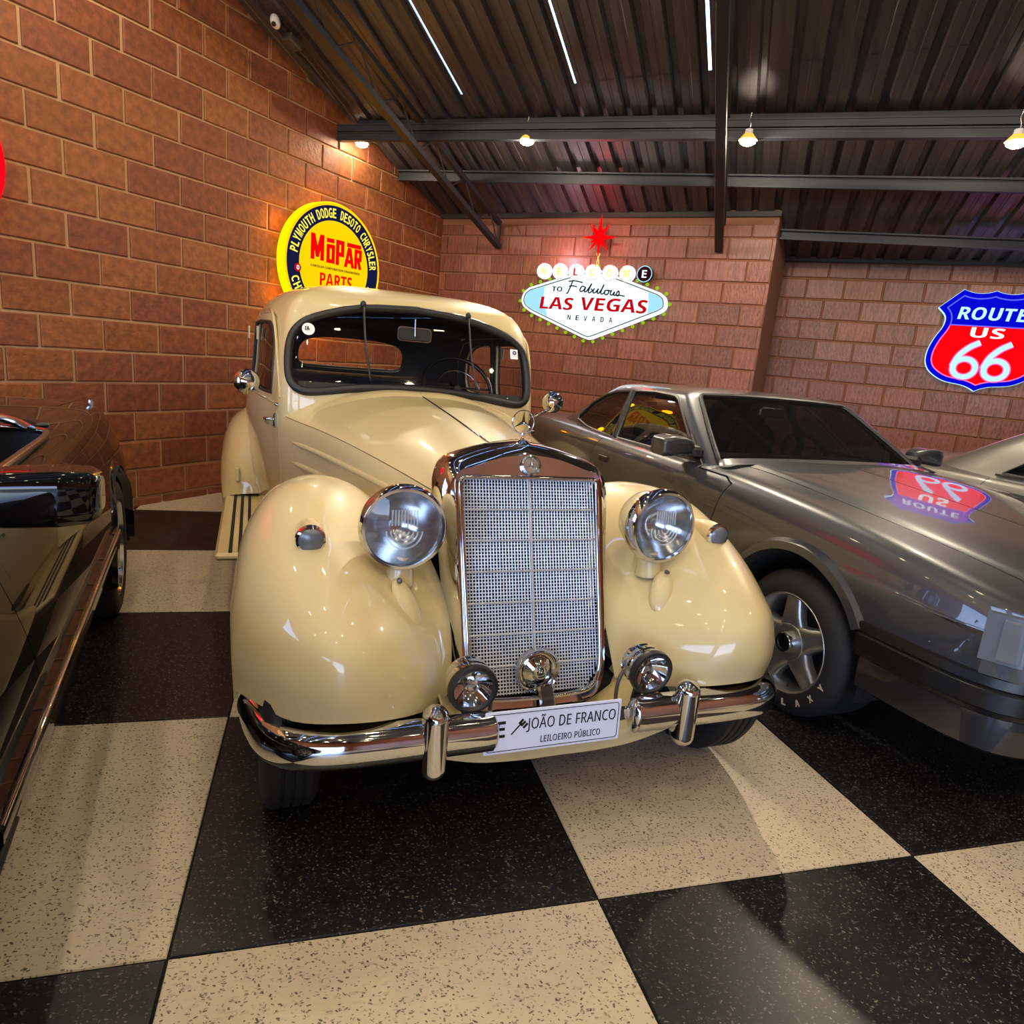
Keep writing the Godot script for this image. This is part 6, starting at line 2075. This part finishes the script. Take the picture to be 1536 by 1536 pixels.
		# slanted vents behind the front wheel
		for q in 4:
			var zz := 1.86 + 0.025 * q
			put("vent_slat", moved(box_between(Vector3(0.001, 0.452 - 0.02 * q, zz), Vector3(0.001, 0.440 - 0.02 * q, 2.20), 0.006, 0.010, 0.002), x), mats.dark_void, car)
		# mirror
		if k == 0:
			var rowsm := []
			for q in [[-0.12, 0.030, 0.035], [-0.085, 0.042, 0.05], [0.0, 0.053, 0.062], [0.08, 0.054, 0.066], [0.128, 0.050, 0.060], [0.145, 0.040, 0.045], [0.149, 0.028, 0.030]]:
				var row := PackedVector3Array()
				for p in rrect(q[2] * 2.0, q[1] * 2.0, minf(q[1], q[2]) * 0.55, 4):
					row.append(Vector3(q[0], 0.985 + p.y + q[0] * 0.03, 1.80 + p.x))
				rowsm.append(row)
			var mt := grid(rowsm, false, true)
			for e in [0, rowsm.size() - 1]:
				var rr: PackedVector3Array = rowsm[e]
				var c := Vector3(rr[0].x, 0.985 + rr[0].x * 0.03, 1.80)
				for i in rr.size():
					mt.tri(c, rr[i], rr[(i + 1) % rr.size()])
			var mm := put("door_mirror", smooth(mt, 45), mats.black_paint, car)
			put("mirror_foot", moved(rbox(Vector3(0.07, 0.07, 0.10), 0.02), xf(Vector3(-0.15, 0.945, 1.72))), mats.black_paint, mm)
	put("cockpit_floor", moved(rbox(Vector3(1.4, 0.03, 1.5), 0.01), xf(Vector3(cx, 0.36, 1.12))), mats.dark_void, car)
	for s in [0.36, -0.36]:
		var se := put("seat", moved(rbox(Vector3(0.50, 0.60, 0.17), 0.07), xf(Vector3(cx + s, 0.70, 0.62), Basis(Vector3(1, 0, 0), -0.25))), mats.leather_black, car)
		put("headrest", moved(rbox(Vector3(0.27, 0.15, 0.10), 0.045), xf(Vector3(cx + s, 1.02, 0.52), Basis(Vector3(1, 0, 0), -0.2))), mats.leather_black, se)
		put("seat_cushion", moved(rbox(Vector3(0.50, 0.16, 0.52), 0.06), xf(Vector3(cx + s, 0.50, 0.90))), mats.leather_black, se)
	put("dashboard", moved(rbox(Vector3(1.40, 0.18, 0.30), 0.06), xf(Vector3(cx, 0.84, 1.70))), mats.leather_black, car)
	# low windscreen frame
	var wf := spline([Vector3(-0.26, 0.91, 1.95), Vector3(-0.33, 1.08, 1.72), Vector3(-0.40, 1.22, 1.53), Vector3(-0.60, 1.25, 1.50), Vector3(cx, 1.26, 1.50), Vector3(2.0 * cx + 0.60, 1.25, 1.50), Vector3(2.0 * cx + 0.40, 1.22, 1.53), Vector3(2.0 * cx + 0.33, 1.08, 1.72), Vector3(2.0 * cx + 0.26, 0.91, 1.95)], 4)
	put("screen_frame", tube(wf, 0.018, 10), mats.black_paint, car)
	# hinge cover of the folded roof and aerial stub
	put("roof_latch", moved(rbox(Vector3(0.05, 0.02, 0.13), 0.008), xf(Vector3(-0.235, 0.925, 0.30), Basis(UP, 0.6))), mats.black_plastic, car)
	put("latch_trim", tube(spline([Vector3(-0.50, 0.945, 0.33), Vector3(-0.36, 0.95, 0.35), Vector3(-0.27, 0.94, 0.40), Vector3(-0.215, 0.925, 0.47)], 4), 0.016, 8), mats.chrome_soft, car)
	put("aerial_stub", moved(lathe_y([Vector2(0.0, 0.045), Vector2(0.010, 0.042), Vector2(0.014, 0.030), Vector2(0.012, 0.0)], 16), xf(Vector3(-0.175, 0.885, -0.66))), mats.chrome_soft, car)
	put("rear_bumper", tube(spline([Vector3(-0.06, 0.46, -0.52), Vector3(-0.10, 0.46, -0.95), Vector3(-0.22, 0.46, -1.22), Vector3(-0.45, 0.46, -1.30), Vector3(cx, 0.46, -1.33), Vector3(2.0 * cx + 0.45, 0.46, -1.30), Vector3(2.0 * cx + 0.22, 0.46, -1.22), Vector3(2.0 * cx + 0.10, 0.46, -0.95)], 4), 0.045, 12), mats.black_paint, car)
	var cap := PackedVector3Array()
	put("tail_panel", moved(rbox(Vector3(1.32, 0.42, 0.06), 0.02), xf(Vector3(cx, 0.47, -1.25))), mats.black_paint, car)
	put("nose_panel", moved(rbox(Vector3(1.10, 0.40, 0.06), 0.02), xf(Vector3(cx, 0.43, 3.74))), mats.black_paint, car)

# drop the part of a surface that lies inside a plan outline and above a height
func cut_above(t: T, poly: PackedVector2Array, y: float) -> T:
	return cut(t, 1, poly, 1.0, y)[1]

func chrome_wheel(car: Node3D, x: Transform3D) -> void:
	var r := 0.215
	var w := put("wheel", moved(lathe([Vector2(r - 0.03, -0.18), Vector2(r - 0.03, -0.05), Vector2(r - 0.014, -0.030), Vector2(r - 0.006, -0.004), Vector2(r, 0.0), Vector2(r + 0.004, -0.006)], 48), x), mats.chrome_soft, car)
	put("tyre", moved(lathe([Vector2(r, -0.22), Vector2(r + 0.02, -0.225), Vector2(0.285, -0.22), Vector2(0.315, -0.195), Vector2(0.315, -0.03), Vector2(0.297, -0.006), Vector2(0.27, 0.004), Vector2(r + 0.02, 0.005), Vector2(r + 0.003, 0.0)], 56, 35), x), mats.rubber, w)
	for k in 8:
		var a := TAU * k / 8
		var d := Vector3(cos(a), sin(a), 0)
		put("spoke", moved(box_between(d * 0.05 + Vector3(0, 0, -0.02), d * (r - 0.014) + Vector3(0, 0, -0.028), 0.035, 0.03, 0.008, Vector3(0, 0, 1)), x), mats.chrome_soft, w)
	put("hub", moved(lathe([Vector2(0.0, 0.0), Vector2(0.04, -0.002), Vector2(0.06, -0.012), Vector2(0.065, -0.04)], 32), x), mats.chrome_soft, w)
	put("brake_disc", moved(lathe([Vector2(0.0, -0.09), Vector2(r - 0.05, -0.09)], 32), x), mats.steel_dark, w)

# ---------------------------------------------------------------- the silver coupe at the right border
func build_silver_car() -> void:
	var B := Basis(Vector3(0.67478705, 0, -0.73801248), UP, Vector3(0.73801248, 0, 0.67478705))
	var X := Transform3D(B, Vector3(3.85268, 0, 5.16730) + B * Vector3(4.27, 0, 0))
	var car := thing("silver_coupe", "silver car with black window trim, partly hidden beyond the grey coupe", "car", X)
	var st := [[2.0, 0.93, 0.74, 0.70], [1.8, 0.99, 0.80, 0.76], [1.0, 1.0, 0.87, 0.83], [0.3, 1.0, 0.91, 0.865], [-0.4, 1.0, 0.91, 0.868], [-1.1, 1.0, 0.915, 0.872], [-1.6, 1.0, 0.915, 0.868], [-2.1, 0.985, 0.90, 0.85], [-2.4, 0.94, 0.86, 0.81], [-2.5, 0.88, 0.78, 0.74]]
	var rows := []
	for q in st:
		var z: float = q[0]; var w: float = q[1]
		rows.append([Vector3(0, q[2], z), Vector3(0.4 * w, q[2] - 0.002, z), Vector3(0.68 * w, q[2] - 0.012, z), Vector3(0.80 * w, q[3], z), Vector3(0.850 * w, q[3] - 0.06, z), Vector3(0.875 * w, 0.70, z), Vector3(0.885 * w, 0.58, z), Vector3(0.88 * w, 0.42, z), Vector3(0.86 * w, 0.30, z), Vector3(0.80 * w, 0.21, z)])
	var wheels := [Vector2(1.15, 0.30), Vector2(-1.40, 0.30)]
	var plan := [[0.0, 0.0], [0.5, 0.006], [0.85, 0.025], [0.97, 0.05], [1.0, 0.10], [1.0, 0.30], [1.0, 0.55], [0.99, 0.75], [0.95, 0.90], [0.82, 0.97], [0.5, 0.995], [0.0, 1.0]]
	var lv := [[0.84, 0.83, 0.62, -1.75], [0.90, 0.80, 0.50, -1.58], [1.0, 0.765, 0.30, -1.38], [1.1, 0.72, 0.10, -1.20], [1.2, 0.665, -0.08, -1.00], [1.26, 0.60, -0.20, -0.86], [1.29, 0.48, -0.30, -0.74], [1.305, 0.25, -0.40, -0.64], [1.31, 0.0, -0.50, -0.54]]
	var shell := both(cabin_half(plan, lv))
	var ws := mirror_x(vec2s([[0, 0.90], [0.60, 0.90], [0.73, 0.92], [0.66, 1.08], [0.59, 1.21], [0.50, 1.245], [0, 1.255]]))
	var c := cut(shell, 2, ws, 1.0, -0.4)
	shell = c[1]
	var wn := put("windscreen", shifted(c[0], -0.004), mats.tint_glass, car)
	var win := vec2s([[-1.00, 0.895], [-0.80, 1.06], [-0.62, 1.17], [-0.45, 1.205], [-0.20, 1.18], [0.30, 0.91], [0.28, 0.895]])
	var door := vec2s([[-1.06, 0.28], [-1.10, 0.60], [-1.085, 0.80], [-1.04, 0.90], [0.42, 0.92], [0.45, 0.6], [0.42, 0.28]])
	for s in [1.0, -1.0]:
		var side := orient(loft(loop_side(rows, s), 4, 4), Vector3(0, 0.4, -0.3))
		for w in wheels:
			side = arch_cut(side, w, 0.365, s)
		var dc := cut(side, 0, door, s, 0.3 * s)
		side = cut(dc[1], 0, Geometry2D.offset_polygon(ccw(door), 0.005)[0], s, 0.3 * s)[1]
		var dn := put("door", solid(dc[0], 0.010), mats.silver_paint, car)
		put("handle", moved(rbox(Vector3(0.02, 0.03, 0.14), 0.006), xf(Vector3(0.868 * s, 0.755, -0.86))), mats.black_plastic, dn)
		put("body_side", solid(side, 0.010), mats.silver_paint, car)
		put("flank_strip", tube(PackedVector3Array([Vector3(0.876 * s, 0.70, -2.1), Vector3(0.880 * s, 0.70, -0.5), Vector3(0.880 * s, 0.70, 0.75)]), 0.014, 8), mats.black_plastic, car)
		var gc := cut(shell, 0, win, s, 0.2 * s)
		shell = gc[1]
		var pn := put("side_window", shifted(gc[0], -0.004), mats.tint_glass, car)
		put("window_seal", tube(rim_of(gc[0], 0, win), 0.013, 6, true, true), mats.rubber_trim, pn)
		put("sill_trim", tube(PackedVector3Array([Vector3(0.815 * s, 0.888, -1.03), Vector3(0.818 * s, 0.888, -0.4), Vector3(0.815 * s, 0.888, 0.30)]), 0.009, 8), mats.chrome, pn)
		for w in wheels:
			var lin := []
			for k in 2:
				var row := PackedVector3Array()
				for i in 33:
					var a := lerpf(-0.2, PI + 0.2, i / 32.0)
					row.append(Vector3((0.86 if k == 0 else 0.5) * s, w.y + sin(a) * 0.368, w.x + cos(a) * 0.368))
				lin.append(row)
			put("wheel_well", grid(lin), mats.dark_void, car)
			var wx := xf(Vector3(0.865 * s, 0.315, w.x), Basis(Vector3(0, 0, -1), UP, Vector3(1, 0, 0)) if s > 0 else Basis(Vector3(0, 0, 1), UP, Vector3(-1, 0, 0)))
			chrome_wheel(car, wx)
	put("roof_shell", solid(shell, 0.014), mats.silver_paint, car)
	put("lining", shifted(shell, -0.024), mats.seat_black, car)
	put("cabin_floor", moved(rbox(Vector3(1.4, 0.03, 2.2), 0.01), xf(Vector3(0, 0.42, -0.4))), mats.dark_void, car)
	put("tail_panel", moved(rbox(Vector3(1.5, 0.40, 0.06), 0.02), xf(Vector3(0, 0.52, -2.48))), mats.silver_paint, car)
	put("nose_panel", moved(rbox(Vector3(1.55, 0.36, 0.06), 0.02), xf(Vector3(0, 0.50, 1.99))), mats.silver_paint, car)
